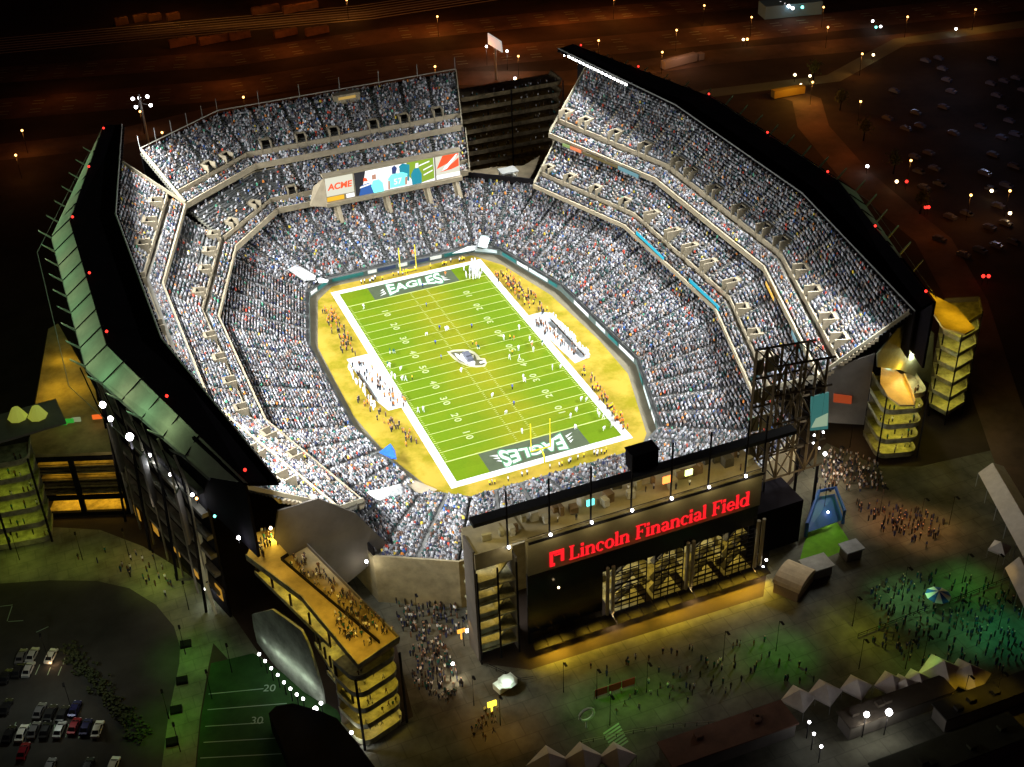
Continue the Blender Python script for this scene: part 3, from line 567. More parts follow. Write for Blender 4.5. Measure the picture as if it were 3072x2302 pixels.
# lower facade : dark bay, lit glazed bays, beige columns
b = MB(); b.box((X0+X1)/2, FY+.8, 18.2, X1-X0, .6, 6.2); b.box(-21.3, FY+1.0, 7.6, 18.4, .4, 15.2); b.build('dark_glass_wall', M_black, t)
for x in (-10.6, 9.8, 28.4): b = MB(); [b.tube([(x+dx, FY-.1, -.3), (x+dx, FY-.1, 16.5)], .45, 8) for dx in (-.7, .7)]; b.build('facade_column', mat('facade_column', (.28, .24, .15), .8), t)
for i, (a, c) in enumerate(((-9.3, -.9), (1.2, 8.6), (10.9, 18.7), (20.4, 27.6))):
    b = MB(); b.box((a+c)/2, FY+9, .9, c-a, 16, .3); b.box((a+c)/2, FY+16, 7.5, c-a, .3, 15); b.build('lobby', mat('lobby_wall', (.34, .30, .14), .85, .5, .8), t)
    b = MB()
    for _ in range(10): b.box(random.uniform(a+.5, c-.5), FY+random.uniform(5, 9), random.choice((1.6, 5.2, 10.4))+random.uniform(0, .8), random.uniform(.4, 1.8), .6, random.uniform(1.2, 2.6))
    for z in (1, 4.6, 9.8): b.slab([(a+1, FY+3, z), (c-2, FY+3, z+4.4), (c-2, FY+4.6, z+4.4), (a+1, FY+4.6, z)], .4)
    b.build('lobby_fitting', mat('lobby_fitting', (.07, .06, .035), .9, .4, 1.), t)
    for sx_, xx in ((1, a), (-1, c)): b = MB(); b.slab([(xx, FY+.75, 15.3), (xx, FY+.75, 13.6), (xx+sx_*.6, FY+.75, 14.5), (xx+sx_*1.8, FY+.75, 15.3)], .2); b.build('arch_spandrel', M_dark, t)
    b = MB()
    for z in (1.2, 2.6, 3.9, 5.4, 7.0, 8.2, 9.4, 10.8, 12., 13.4, 14.9): b.box((a+c)/2, FY+.9, z, c-a, .2, .16 if z not in (3.9, 9.4) else .5)
    for k in range(5): x = a+(c-a)*k/4; b.box(x, FY+.92, 7.8, .13, .3, 15.2)
    b.build('window_frame', M_dark, t)
    for z in (4.4, 9.6):
        b = MB(); b.box((a+c)/2, FY+10, z, c-a, 12, .3); b.build('lobby_floor', MATS['lobby_wall'], t)
    for z in (4.0, 9.2, 14.4): area('lobby_light', ((a+c)/2, FY+6, z), (0, -.2, -1), c-a-1, 3, 200, (1, .76, .2))
b = MB()
for x in np.arange(X0, X1, 3.4): b.slab([(x, FY-.1, 2.4), (x+3.1, FY-.1, 2.4), (x+3.1, FY-3.2, 1.7), (x, FY-3.2, 1.7)], .12)
for x in np.arange(X0, X1, 1.7): b.tube([(x, FY-.1, .9), (x+.8, FY-3.2, 1.7)], .1, 4)
b.build('entrance_canopy', M_dark, t)
b = MB(); c_ = hit(1930, 1378); b.box(c_.x+1.5, FY+3.4, 42.0, 6.2, 3.4, 4.2); b.box(c_.x+1.5, FY+3.4, 44.3, 6.6, 3.8, .3); b.build('roof_booth', M_dark, t)
for x in (-20, -8, 2, 12, 22): area('terrace_light', (x, FY+1.2, 38.4), (0, .35, -1), 9, .8, 260, (1, .74, .25))
area('tower_top_light', (-37.5, FY+1.2, 38.7), (0, .4, -1), 6, .8, 330, (1, .8, .3))
for x, pw in ((-26, 900), (-16, 500), (-6, 420), (3, 700), (11, 380), (19, 560), (25, 800)): area('facade_floor_light', (x, FY-3.2, 4.2), (0, -.25, -1), 6, .5, pw*1.9, (1, .66, .04), spread=125)
# screens on the terrace wall
for x in (-10.6, 9.8, 28.0): point('column_uplight', (x, FY-2.2, 1.2), 330, (1, .72, .3), .2)
for x, z, wd_, hh, col, s_, lb in ((4.2, 34.6, 2.2, 1.8, (1, .22, .04), 3.2, 'orange'), (-14.5, 34.5, 1.8, 1.6, (.15, .8, .75), 2., 'teal'), (9.6, 34.8, 1.8, 1.5, (.9, 1, .3), 3., 'yellow green')):
    b = MB(); b.box(x-8 if False else x, FY+2.4, z, wd_, .3, hh, mi=0); o = b.build('screen', emis('screen_'+lb.replace(' ', '_'), col, s_)); tag(o, 'small glowing %s menu screen on the terrace above the red sign' % lb, 'screen')
# ---- the sign : seriffed red letters built from strokes
M_red = emis('sign_red', (1, .012, .02), 1.15)
def sign_letters():
    H, XH = 3.9, 2.55; tk, tn, sf = .62, .30, .24
    def R(a, b_, c, d): return [(a, b_), (c, b_), (c, d), (a, d)]
    def arc(cx, cy, rx, ry, a0, a1, n=14, w0=None, th=None):
        out = []
        for i in range(n):
            q = []
            for k, rr in ((i, 1), (i+1, 1), (i+1, 0), (i, 0)):
                a = math.radians(a0+(a1-a0)*k/n); wv = tn+(tk-tn)*abs(math.cos(a)); 
                q.append((cx+(rx-(0 if rr else wv))*math.cos(a), cy+(ry-(0 if rr else tn*.9))*math.sin(a)))
            out.append(q)
        return out
    G = {}
    G['L'] = ([R(.25, 0, .25+tk, H), R(0, 0, 2.3, sf), R(0, H-sf, 1.15, H), R(2.06, 0, 2.3, .95)], 2.55)
    G['F'] = ([R(.25, 0, .25+tk, H), R(0, 0, 1.2, sf), R(0, H-sf, 2.35, H), R(2.11, H-.95, 2.35, H), R(.25, 1.85, 1.7, 1.85+sf), R(1.5, 1.5, 1.7, 2.4)], 2.5)
    stem = lambda x, h: [R(x+.18, 0, x+.18+tk, h), R(x, 0, x+tk+.36, sf), [(x, h-.35), (x+.3, h-.2), (x+.3, h), (x+.18, h)]]
    G['i'] = (stem(0, XH)+[R(.15, XH+.55, .82, XH+1.2)], 1.15)
    G['l'] = (stem(0, H+.05), 1.15)
    G['n'] = (stem(0, XH)+[R(1.65, 0, 1.65+tk, XH-.6), R(1.48, 0, 2.45, sf)]+arc(1.37, XH-.85, .9, .9, 0, 150), 2.6)
    G['c'] = (arc(1.05, XH/2, 1.05, XH/2+.05, 50, 310, 18)+[R(1.45, XH-.75, 1.9, XH-.3)], 2.1)
    G['o'] = (arc(1.15, XH/2, 1.15, XH/2+.05, 0, 360, 22), 2.42)
    G['a'] = ([R(1.25, 0.05, 1.25+tk, XH-.55), R(1.5, 0, 2.2, sf)]+arc(.95, XH-.8, .92, .85, 0, 160, 10)+arc(.85, .68, .8, .72, 60, 330, 12), 2.25)
    G['e'] = (arc(1.1, XH/2, 1.08, XH/2+.05, 0, 325, 20)+[R(.3, XH/2-.05, 2.1, XH/2+.2)], 2.25)
    G['d'] = (arc(1.05, XH/2, 1.05, XH/2+.05, 30, 330, 18)+[R(1.65, 0, 1.65+tk, H+.1), R(1.65, 0, 2.5, sf), R(1.35, H-.15, 1.9, H+.1)], 2.6)
    return G
t = thing('sign', 'large glowing red lettering across the dark headhouse front', 'sign', (0, FY-.6, 22))
G = sign_letters(); s_ = 'Lincoln Financial Field'; wid = sum(G[c][1] if c != ' ' else 1.35 for c in s_); x = -20.7; k = (24.6-x)/wid; zb = 22.35; n_ = 0
for c in s_:
    if c == ' ': x += 1.35*k; continue
    polys, wd_ = G[c]; b = MB()
    for pi_, P in enumerate(polys):
        d0 = .003*pi_; P = P if sum(P[i][0]*P[(i+1) % 4][1]-P[(i+1) % 4][0]*P[i][1] for i in range(4)) > 0 else P[::-1]
        vs = [(x+px*k, FY-.22-d0, zb+pz) for px, pz in P]+[(x+px*k, FY-.02, zb+pz) for px, pz in P]
        b.add(vs, [(0, 1, 2, 3), (7, 6, 5, 4)]+[(i, i+4, (i+1) % 4+4, (i+1) % 4) for i in range(4)])
    b.build('letter', M_red, t); x += wd_*k
b = MB(); lx = -25.4   # square bracket-like portrait frame emblem
for q in ((lx, 22.1, lx+.75, 26.2), (lx, 25.5, lx+3.4, 26.2), (lx+2.65, 22.9, lx+3.4, 25.5), (lx+.75, 22.1, lx+1.2, 22.8), (lx+1.1, 24.9, lx+2.6, 25.15)):
    b.box((q[0]+q[2])/2, FY-.14, (q[1]+q[3])/2, q[2]-q[0], .24, q[3]-q[1])
b.build('emblem', M_red, t)
area('sign_glow', (0, FY-1.4, 21.6), (0, 1, .5), 46, .4, 120, (1, .05, .02))

# ================================================================== VIDEO BOARD
t = thing('video_board', 'wide lit video board with red lettering panel hanging at the far end stand', 'scoreboard', (7.7, 88, 16))
BX0, BX1, BZ0, BZ1, BY = -17.2, 32.4, 17.0, 26.6, 88.
b = MB(); b.box((BX0+BX1)/2, BY+1.2, BZ1+.15, BX1-BX0+.9, 3.2, .7); b.box((BX0+BX1)/2, BY+1.2, BZ0-.7, BX1-BX0+.6, 3.0, 1.5); b.box((BX0+BX1)/2, BY+1.7, (BZ0+BZ1)/2, BX1-BX0-.2, 1.8, BZ1-BZ0); b.slab([(BX0, BY+.2, BZ0-1.4), (BX0-5.5, BY+3.5, BZ0-1.4), (BX0-3.4, BY+3.5, BZ1-4), (BX0, BY+.2, BZ1)], .4); b.build('frame', M_conc, t)
for x in (-14, 3.8, 19, 30): b = MB(); b.slab([(x, BY+.5, BZ0-1.4), (x+1.3, BY+.5, BZ0-1.4), (x+1.3, BY-3.6, 10.4), (x, BY-3.6, 10.4)], .4); b.slab([(x-1, BY+1.2, BZ0-1.4), (x+.1, BY+1.2, BZ0-1.4), (x+.1, BY-3.0, 10.2), (x-1, BY-3.0, 10.2)], .2); b.build('support', M_conc, t)
def bx(u): return BX0+(BX1-BX0)*u
def bz(v): return BZ0+(BZ1-BZ0)*v
def scr(name, polys, parent):
    """flat lit shapes in board coordinates: (colour, strength, pts u v)"""
    for i, (cn, col, st, P) in enumerate(polys):
        yy = BY+.7-.02*i; b = MB(); pts = [(bx(u), yy, bz(v)) for u, v in P]; b.add(pts, [tuple(range(len(pts)))]); b.build(name if i else name+'_base', emis('screen_'+cn, col, st), parent)
W_, TL, NV, RD = (1, 1, 1), (.0, .22, .26), (.02, .05, .22), (1, .10, .02)
scr('sponsor_panel', [('cream', (.95, .93, .75), .85, [(.006, .22), (.205, .22), (.205, .93), (.006, .93)]), ('yellow', (1, .55, .02), 1.0, [(.006, .02), (.13, .02), (.13, .19), (.006, .19)]), ('white', W_, 1.2, [(.145, .03), (.205, .03), (.205, .19), (.145, .19)])], t)
o = text('sponsor_letter', 'ACME', 3.1, emis('screen_red', RD, 1.1), (bx(.105), BY+.6, bz(.56)), (math.pi/2, 0, 0), parent=t, shear=.16, offset=.12, sx=1.02)
scr('picture', [('white', W_, 1.2, [(.215, .02), (.805, .02), (.805, .97), (.215, .97)]), ('black', (.01, .01, .02), 1., [(.215, .02), (.255, .02), (.30, .97), (.215, .97)]),
 ('green', (.28, .45, .02), 1.0, [(.655, .02), (.80, .12), (.80, .97), (.60, .97), (.60, .5)]), ('white', W_, 1.2, [(.72, .30), (.79, .42), (.79, .47), (.72, .35)]), ('white', W_, 1.2, [(.72, .50), (.79, .62), (.79, .67), (.72, .55)]), ('white', W_, 1.2, [(.69, .70), (.77, .80), (.77, .85), (.69, .75)]),
 ('blue', (.02, .12, .45), 1., [(.235, .02), (.36, .02), (.35, .3), (.31, .45), (.26, .40)]), ('white', W_, 1.2, [(.245, .30), (.33, .37), (.31, .42), (.25, .36)]), ('red', RD, 1.1, [(.275, .55), (.31, .52), (.30, .66), (.28, .68)]),
 ('teal', TL, 1., [(.345, .02), (.42, .02), (.415, .35), (.39, .52), (.345, .50), (.33, .30)]), ('skin', (.6, .3, .2), 1., [(.34, .55), (.37, .55), (.37, .74), (.34, .72)]),
 ('teal2', (.0, .30, .42), 1., [(.55, .45), (.61, .2), (.62, .85), (.57, .95), (.54, .85)]),
 ('teal', TL, 1., [(.465, .08), (.585, .08), (.60, .52), (.56, .62), (.48, .60), (.455, .45)]), ('navy', NV, 1., [(.488, .62), (.515, .60), (.53, .80), (.51, .93), (.488, .86)]), ('white', W_, 1.2, [(.515, .62), (.54, .60), (.545, .80), (.53, .86)]), ('skin', (.6, .3, .2), 1., [(.45, .05), (.465, .05), (.468, .38), (.455, .38)]), ('skin', (.6, .3, .2), 1., [(.575, .1), (.59, .1), (.60, .42), (.58, .40)]),
 ('teal2', (.0, .30, .42), 1., [(.63, .04), (.70, .04), (.705, .4), (.685, .66), (.65, .66), (.625, .45)]), ('white', W_, 1.2, [(.66, .68), (.685, .68), (.685, .86), (.665, .86)])], t)
text('jersey_number', '57', 3.0, emis('screen_white', W_, 1.2), (bx(.523), BY+.18, bz(.30)), (math.pi/2, 0, 0), parent=t, offset=.06)
scr('sponsor_panel', [('cream', (.95, .93, .75), .85, [(.815, .03), (.995, .03), (.995, .97), (.815, .97)]), ('red', RD, 1.1, [(.82, .45), (.87, .93), (.99, .96), (.99, .86), (.92, .62)]), ('red', RD, 1.1, [(.84, .30), (.88, .36), (.99, .75), (.99, .42), (.93, .34)]), ('white', W_, 1.2, [(.815, .03), (.995, .03), (.995, .20), (.815, .20)]), ('white', W_, 1.2, [(.86, .33), (.90, .40), (.985, .90), (.97, .90), (.88, .48)])], t)

# ---- LED ribbons on the stand fascias
def ribbon(p0, p1, zg, hgt, col, s_, label, off=(0, 0)):
    a, c = at(*p0, zg), at(*p1, zg); b = MB(); d = (c-a).normalized(); n = Vector((-d.y, d.x, 0)); n = n if n.x*a.x < 0 else -n
    a += n*.35; c += n*.35; b.slab([a-Vector((0, 0, hgt)), c-Vector((0, 0, hgt)), c, a], .12); o = b.build('led_ribbon', emis('led_'+label.split()[0], col, s_)); tag(o, label, 'led board')
ribbon((1912, 692), (1995, 772), 17.9, 1.9, (0, .55, .75), 1.1, 'cyan glowing ribbon board on the right middle tier, the farther of two')
ribbon((2071, 833), (2163, 920), 17.9, 1.9, (0, .5, .7), 1.0, 'bright cyan ribbon board on the right middle tier, the nearer of two')
ribbon((1713, 437), (1746, 450), 28.2, 1.2, (1, .25, .08), .9, 'orange lit section of the upper right fascia near its far end')
ribbon((1690, 428), (1712, 436), 28.2, 1.2, (.5, .75, .2), .5, 'lime lit fascia section beside the orange one at the far end')
ribbon((1857, 497), (1918, 524), 28.2, 1.3, (.25, .6, .7), .5, 'pale blue lit fascia section under the right upper deck')
ribbon((1750, 453), (1856, 496), 28.2, 1.1, (.5, .36, .06), .25, 'dull yellow lettered fascia strip between orange and pale blue sections')
ribbon((2302, 843), (2326, 893), 28.3, 1.1, (1, .55, .05), 1.0, 'amber lit section of the near right upper fascia')
ribbon((2380, 990), (2405, 1045), 28.3, 1.3, (.9, .95, .4), 1.0, 'pale yellow lit section at the near end of the right upper fascia')

# ================================================================== RAMP TOWERS
TOW = []
def ramp_tower(label, A, Bp, depth, z0, nlev, dz, power, col=(1, .80, .13), top=True, out=None, lean=0., posts=True, sidewall=None, m=None):
    m = m or M_ramp
    a, c = Vector((*A, 0)), Vector((*Bp, 0)); d = (c-a).normalized(); n = Vector((-d.y, d.x, 0)); L = (c-a).length
    t = thing('ramp_tower', label, 'ramp tower', (a.x, a.y, z0)); th = .35
    for k in range(nlev):
        z = z0+k*dz; b = MB()
        R0 = min(2.6, L*.3, depth*.45); arc = lambda o_, s0: [o_+(-n*math.cos(q_)+d*s0*math.sin(q_))*R0 for q_ in (0, .39, .79, 1.18, 1.57)]
        E1 = arc(a+d*R0+n*R0, -1)[::-1]; E2 = arc(c-d*R0+n*R0, 1); rim = [a+n*depth]+E1+E2+[c+n*depth]
        b.prism([(p.x, p.y) for p in rim], z-.35, z)
        ctr = (a+c)/2+n*depth/2
        for p, q in zip(rim[:-1], rim[1:]):
            pi, qi = p.lerp(ctr, .05), q.lerp(ctr, .05); po, qo = p.lerp(ctr, -.03), q.lerp(ctr, -.03)
            b.add([(p.x, p.y, z+.002), (q.x, q.y, z+.002), (qi.x, qi.y, z+.002), (pi.x, pi.y, z+.002), (po.x, po.y, z+1.3), (qo.x, qo.y, z+1.3), (q.x, q.y, z+1.3), (p.x, p.y, z+1.3)], [(0, 1, 5, 4), (4, 5, 6, 7), (2, 3, 7, 6), (1, 0, 3, 2)])
        TOW.append((a, d, n, L, depth, z))
        b.build('ramp_level', m, t)
        if k < nlev-1 or not top: 
            q0_ = a+d*L/2+n*min(depth*.3, 3.5); area('ramp_light', (q0_.x, q0_.y, z+dz-.6), (-n.x*.12, -n.y*.12, -1), L*.8, 1.5, power, col, along=d)
    if posts:
        for u in (0, .5, 1) if L > 12 else (0, 1):
            p = a+d*L*u-n*.15; b = MB(); b.tube([(p.x, p.y, -.3), (p.x, p.y, z0+(nlev-1)*dz+1.2)], .28, 4); b.build('post', M_dark, t)
        p = a+n*(depth+.1); q = c+n*(depth+.1); b = MB(); b.slab([(p.x, p.y, -.3), (q.x, q.y, -.3), (q.x, q.y, z0+(nlev-1)*dz), (p.x, p.y, z0+(nlev-1)*dz)], .3); b.build('core_wall', M_grey, t)
    return t
# near left long ramp : end face bands plus walkable orange lit top deck
ramp_tower('yellow lit ramp tower at the near left with long open top deck crowded by people', (-73.4, -130.5), (-63, -127), 8, 0.2, 5, 4.75, 300, col=(1, .70, .08))
t = thing('ramp_deck', 'long orange lit elevated walkway deck running along the left stand down to the ramp tower', 'ramp deck', (-74, -110, 0))
dk = [at(a, c, 24.) for a, c in [(1198, 1922), (1076, 2006), (905, 1800), (738, 1675), (762, 1600), (870, 1570), (905, 1625)]]
b = MB(); b.prism([(p.x, p.y) for p in ccw([tuple(p[:2]) for p in dk])] if False else ccw([tuple(p[:2]) for p in dk]), 23.4, 24.0); b.build('deck', mat('deck_concrete', (.34, .27, .13), .9, .35, .2), t)
b = MB(); [b.slab([(p.x, p.y, 24), (q.x, q.y, 24), (q.x, q.y, 25.1), (p.x, p.y, 25.1)], .25) for p, q in ((dk[0], dk[1]), (dk[1], dk[2]), (dk[2], dk[3]))]; b.build('parapet', M_ramp, t)
q = [at(a, c, 24.02) for a, c in [(845, 1680), (905, 1640), (1180, 1900), (1140, 1930)]]
b = MB(); [b.slab([(p.x, p.y, 24), (r.x, r.y, 24), (r.x, r.y, 24.9), (p.x, p.y, 24.9)], .2) for p, r in ((q[0], q[3]), (q[0], q[1]))]; b.build('divider_wall', M_dark, t)
e = MB(); f1, f2 = at(1198, 1922, 24), at(905, 1625, 24); e.slab([(f1.x, f1.y, 24), (f2.x, f2.y, 24), (f2.x, f2.y, 25), (f1.x, f1.y, 25)], .2); e.build('parapet', M_grey, t)
for px, py, pw in ((800, 1640, 1900), (835, 1725, 2300), (900, 1770, 1100), (960, 1850, 2100), (1030, 1900, 1900), (1075, 1965, 2600), (1145, 1905, 1800), (1010, 1800, 1400)):
    g = at(px, py, 24); point('deck_lamp_light', (g.x, g.y, 29.5), pw*.42, (1, .62, .07), .4)
# outer face bands of the long ramp (seen as slanting rows of yellow openings)
for k, (pix, zz) in enumerate([(((768, 1722), (992, 1942)), 19.2), (((948, 1935), (1012, 2040)), 14.5), (((985, 2020), (1060, 2110)), 9.8)]):
    g0, g1 = at(*pix[0], zz), at(*pix[1], zz); d = (g1-g0).normalized(); n = Vector((-d.y, d.x, 0)); L = (g1-g0).length
    t = thing('ramp_gallery', ('uppermost', 'middle', 'lowest')[k]+' of three yellow lit sloping galleries on the outer face of the near left ramp', 'gallery', tuple(g0))
    b = MB(); b.slab([g0, g1, g1+n*6, g0+n*6], -.35); b.slab([g0, g1, g1+Vector((0, 0, 1.1)), g0+Vector((0, 0, 1.1))], .3); b.build('ramp_floor', M_ramp, t)
    for j in range(5): q = g0+d*L*j/4; b = MB(); b.tube([q, q+Vector((0, 0, 4.3))], .25, 4); b.build('post', M_dark, t)
    for j in range(4): q = g0+d*L*(j+.5)/4+n*2.4; point('gallery_light', (q.x, q.y, zz+3.2), (520, 200, 160)[k], (1, .72, .05), .3)
# right side towers
ramp_tower('yellow lit ramp tower with four stacked bands right of the crowded near right corner', (81, -93.2), (91.5, -96.4), 11, .4, 5, 4.75, 400, col=(1, .82, .10))
ga, gb, gc = at(2790, 1218, 3), at(2838, 1245, 3), at(2890, 1212, 3)
aw = Vector((.55, .83, 0)); t = thing('ramp_tower', 'farther yellow lit ramp tower with V shaped bands below the amber deck at the right', 'ramp tower', tuple(gb))
for k in range(7):
    z = 3+k*4.75; b = MB(); P_ = [ga, gb, gc, gc+aw*8, ga+aw*8]; b.prism([(p.x, p.y) for p in P_], z-.35, z)
    for p, q in ((ga, gb), (gb, gc), (gc, gc+aw*8)): b.slab([(p.x, p.y, z+.004), (q.x, q.y, z+.004), (q.x, q.y, z+1.2), (p.x, p.y, z+1.2)], .3)
    b.build('ramp_level', M_ramp, t)
    if k < 6:
        for p, q in ((ga, gb), (gb, gc)): m_ = (p+q)/2+aw*2.2; area('ramp_light', (m_.x, m_.y, z+4.2), (-aw.x*.1, -aw.y*.1, -1), 5, 1.4, 190, (1, .84, .12), along=(q-p).normalized())
for p in (ga, gb, gc): b = MB(); b.tube([(p.x, p.y-.2, -.3), (p.x, p.y-.2, 33)], .28, 4); b.build('post', M_dark, t)
b = MB(); b.slab([(ga.x+aw.x*8, ga.y+aw.y*8, 0), (gc.x+aw.x*8, gc.y+aw.y*8, 0), (gc.x+aw.x*8, gc.y+aw.y*8, 33), (ga.x+aw.x*8, ga.y+aw.y*8, 33)], .3); b.build('core_wall', M_grey, t)
rp = [at(a, c, 22) for a, c in [(2645, 1085), (2668, 1095), (2712, 1130), (2735, 1180), (2745, 1215), (2700, 1215), (2665, 1190), (2640, 1150)]]
b = MB(); b.prism(ccw([tuple(p[:2]) for p in rp]), 21.5, 22); b.slab([rp[2], rp[3], rp[3]+Vector((0, 0, 1.1)), rp[2]+Vector((0, 0, 1.1))], .25); b.slab([rp[3], rp[4], rp[4]+Vector((0, 0, 1.1)), rp[3]+Vector((0, 0, 1.1))], .25); tag(b.build('ramp_landing', mat('deck_concrete', (.34, .27, .13), .9, .35, .2)), 'curved orange lit ramp landing above the four band tower at the right', 'ramp landing')
for px, py, pw in ((2670, 1110, 600), (2705, 1150, 1500), (2725, 1190, 1500), (2660, 1170, 500)): g = at(px, py, 22); point('ramp_lamp_light', (g.x, g.y, 26.5), pw, (1, .55, .03), .3)
wl = [hit(a, c, (86, -90), (1, .3)) for a, c in [(2628, 1062), (2690, 985), (2745, 950), (2800, 1000), (2790, 1150), (2700, 1110), (2630, 1100)]]
b = MB(); b.slab(wl[::-1], .3); tag(b.build('rear_screen', mat('rear_screen', (.10, .11, .07), .9, .4, .3)), 'mottled olive wall behind the two brilliant floodlights below the right canopy tip', 'wall')
g = hit(2740, 1042, (86, -90), (1, .3)); point('floodlight_spill', (g.x-1.5, g.y-5, g.z), 900, (.85, 1, .5), .3)
t = thing('ramp_deck', 'amber lit top deck of the ramp beside the near tip of the right canopy', 'ramp deck', (105, -75, 32))
dk = [at(a, c, 36) for a, c in [(2770, 862), (2800, 885), (2870, 920), (2925, 985), (2895, 1002), (2830, 985), (2795, 930)]]
b = MB(); b.prism(ccw([tuple(p[:2]) for p in dk]), 35.4, 36); b.build('deck', MATS['deck_concrete'], t)
for px, py in ((2800, 895), (2850, 945), (2890, 975)): g = at(px, py, 36); point('deck_lamp_light', (g.x, g.y, 40), 1000, (1, .6, .02), .4)
# far left tower, with its two round domes
ramp_tower('green yellow lit ramp tower with five bands at the far left edge', (-146, -31.5), (-126, -34.2), 9, .3, 6, 4.9, 260, col=(.80, .95, .08))
for (px, py), lb in (((54, 1240), 'left'), ((114, 1236), 'right')):
    g = at(px, py+14, 29); b = MB()
    for k in range(5): b.sphere((g.x, g.y, 29.3+k*.5), 2.5-(k*.28), 0, .6)
    o = b.build('dome', mat('dome_white', (.5, .55, .2), .7, emit=(.75, .8, .1), es=.28)); tag(o, '%s of two pale yellow glowing domes on top of the far left ramp tower' % lb, 'dome')
b = MB(); b.box(-127, -22, 28.6, 22, 12, .6, .1); tag(b.build('tower_roof', M_grey), 'thin flat roof under the two glowing domes', 'roof')
# far right corner : open ramp structure with people, dim yellow
pa, pb = at(1386, 520, 3), at(1690, 462, 3)
ramp_tower('dim open ramp structure full of people behind the far right corner gap', tuple(pa[:2]), tuple(pb[:2]), 12, 1, 8, 4.4, 42, col=(1, .66, .16), m=mat('brown_ramp', (.13, .10, .055), .9, .7, .5))
g = at(1525, 545, 12); t = thing('booth', 'small white roofed booth standing above the far right corner seats', 'booth', (g.x, g.y, 11))
b = MB(); b.box(g.x, g.y, 13.0, 5, 4, 3.2); b.build('booth_wall', mat('booth_wall', (.3, .3, .26), .8, .2, .5), t); b = MB(); b.box(g.x, g.y, 16.4, 6.4, 5, .4); [b.tube([(g.x+dx, g.y+dy, 14.4), (g.x+dx, g.y+dy, 16.3)], .12, 4) for dx in (-2.6, 2.6) for dy in (-2, 2)]; b.build('roof', M_steel, t)
b = MB(); q = [at(a, c, 11.6) for a, c in [(1390, 520), (1480, 505), (1570, 500), (1620, 470), (1600, 520), (1575, 560), (1500, 560), (1400, 570)]]; b.slab(q, -.4); tag(b.build('concourse_slab', mat('slab_brown', (.16, .13, .08), .9, .3, .3)), 'brown concrete landing between the far right corner seats and the ramp structure', 'landing')

# ================================================================== LATTICE TOWER at the right end of the headhouse
M_truss = mat('truss_steel', (.075, .055, .03), .8, .3, .5, spec=.1)
t = thing('truss_tower', 'dark steel lattice tower at the right end of the headhouse', 'truss tower', (45, -106, 14))
T1, T2, T3, T4 = hit(2306, 1090, (0, -104)), hit(2480, 1168, (0, -104)), hit(2292, 1300, (0, -104)), hit(2425, 1420, (0, -104))
xl, xr, zt, zbm = T3.x, T4.x, T1.z, T3.z-13; cols = [xl, xl+3, (xl+xr)/2, xr-3, xr]
for yy in (-106, -98):
    b = MB()
    for x in cols: b.tube([(x, yy, zbm), (x, yy, zt-(x-xl)*.12)], .42, 4)
    b.build('chord', M_truss, t)
    b = MB(); zs = np.linspace(zbm, zt, 5)
    for z in zs: b.tube([(xl, yy, z), (xr+2, yy, z-(xr-xl)*.12*((z-zbm)/(zt-zbm)))], .34, 4)
    b.build('girt', M_truss, t); b = MB()
    for i in range(4):
        for j in (0, 1, 2, 3):
            b.tube([(cols[j], yy, zs[i]), (cols[j+1], yy, zs[i+1]-(cols[j+1]-xl)*.1*(i+1)/4)] if (i+j) % 2 else [(cols[j+1], yy, zs[i]), (cols[j], yy, zs[i+1]-(cols[j]-xl)*.1*(i+1)/4)], .26, 4)
    b.build('brace', M_truss, t)
b = MB()
for z in np.linspace(zbm, zt, 5):
    for x in cols: b.tube([(x, -106, z-(x-xl)*.06), (x, -98, z-(x-xl)*.06)], .16, 4)
b.build('brace', M_dark, t)
b = MB(); b.tube([(xr+1, -106, -.3), (xr+1, -106, zbm)], .4, 5); b.tube([(xl, -106, -.3), (xl, -106, zbm)], .4, 5); b.tube([(xr+1, -98, -.3), (xr+1, -98, zbm)], .4, 5); b.build('leg', M_dark, t)
for i_, (xa, xb) in enumerate(((cols[0]+.4, cols[1]-.3), (cols[1]+.4, cols[2]-.3))):
    for j_ in range(4): b = MB(); b.box((xa+xb)/2, -97.4, zs[j_]+2.6, xb-xa, .2, 4.2); b.build('infill_panel', mat('infill_panel', (.16, .14, .08), .8, .3, .4), t)
for q_ in ((xl+4, -110, 22), (xr-2, -110, 20), (xr+3, -104, 12)): point('truss_fill_light', q_, 700, (1, .8, .5), .3)  # added fill lights to brighten the lattice, no fixtures of their own
b = MB(); b.box(36, -108, 7, 15, 10, 13); b.build('dark_block', M_roof, t)  # plain black block put in to fill the dark region beside the lattice
bp = [hit(a, c, (0, -106)) for a, c in [(2432, 1190), (2484, 1175), (2481, 1285), (2428, 1290)]]
bp2 = [hit(a, c, (0, -106.2)) for a, c in [(2446, 1255), (2482, 1238), (2480, 1276), (2432, 1282)]]
b = MB(); b.slab(bp[::-1], .4); o = b.build('side_screen', emis('panel_teal', (.1, .42, .38), .32)); tag(o, 'teal glowing side of a video panel attached to the right of the lattice tower', 'screen')
b = MB(); b.slab(bp2[::-1], .3); b.build('picture', emis('panel_pale', (.55, .75, .5), .5), o)

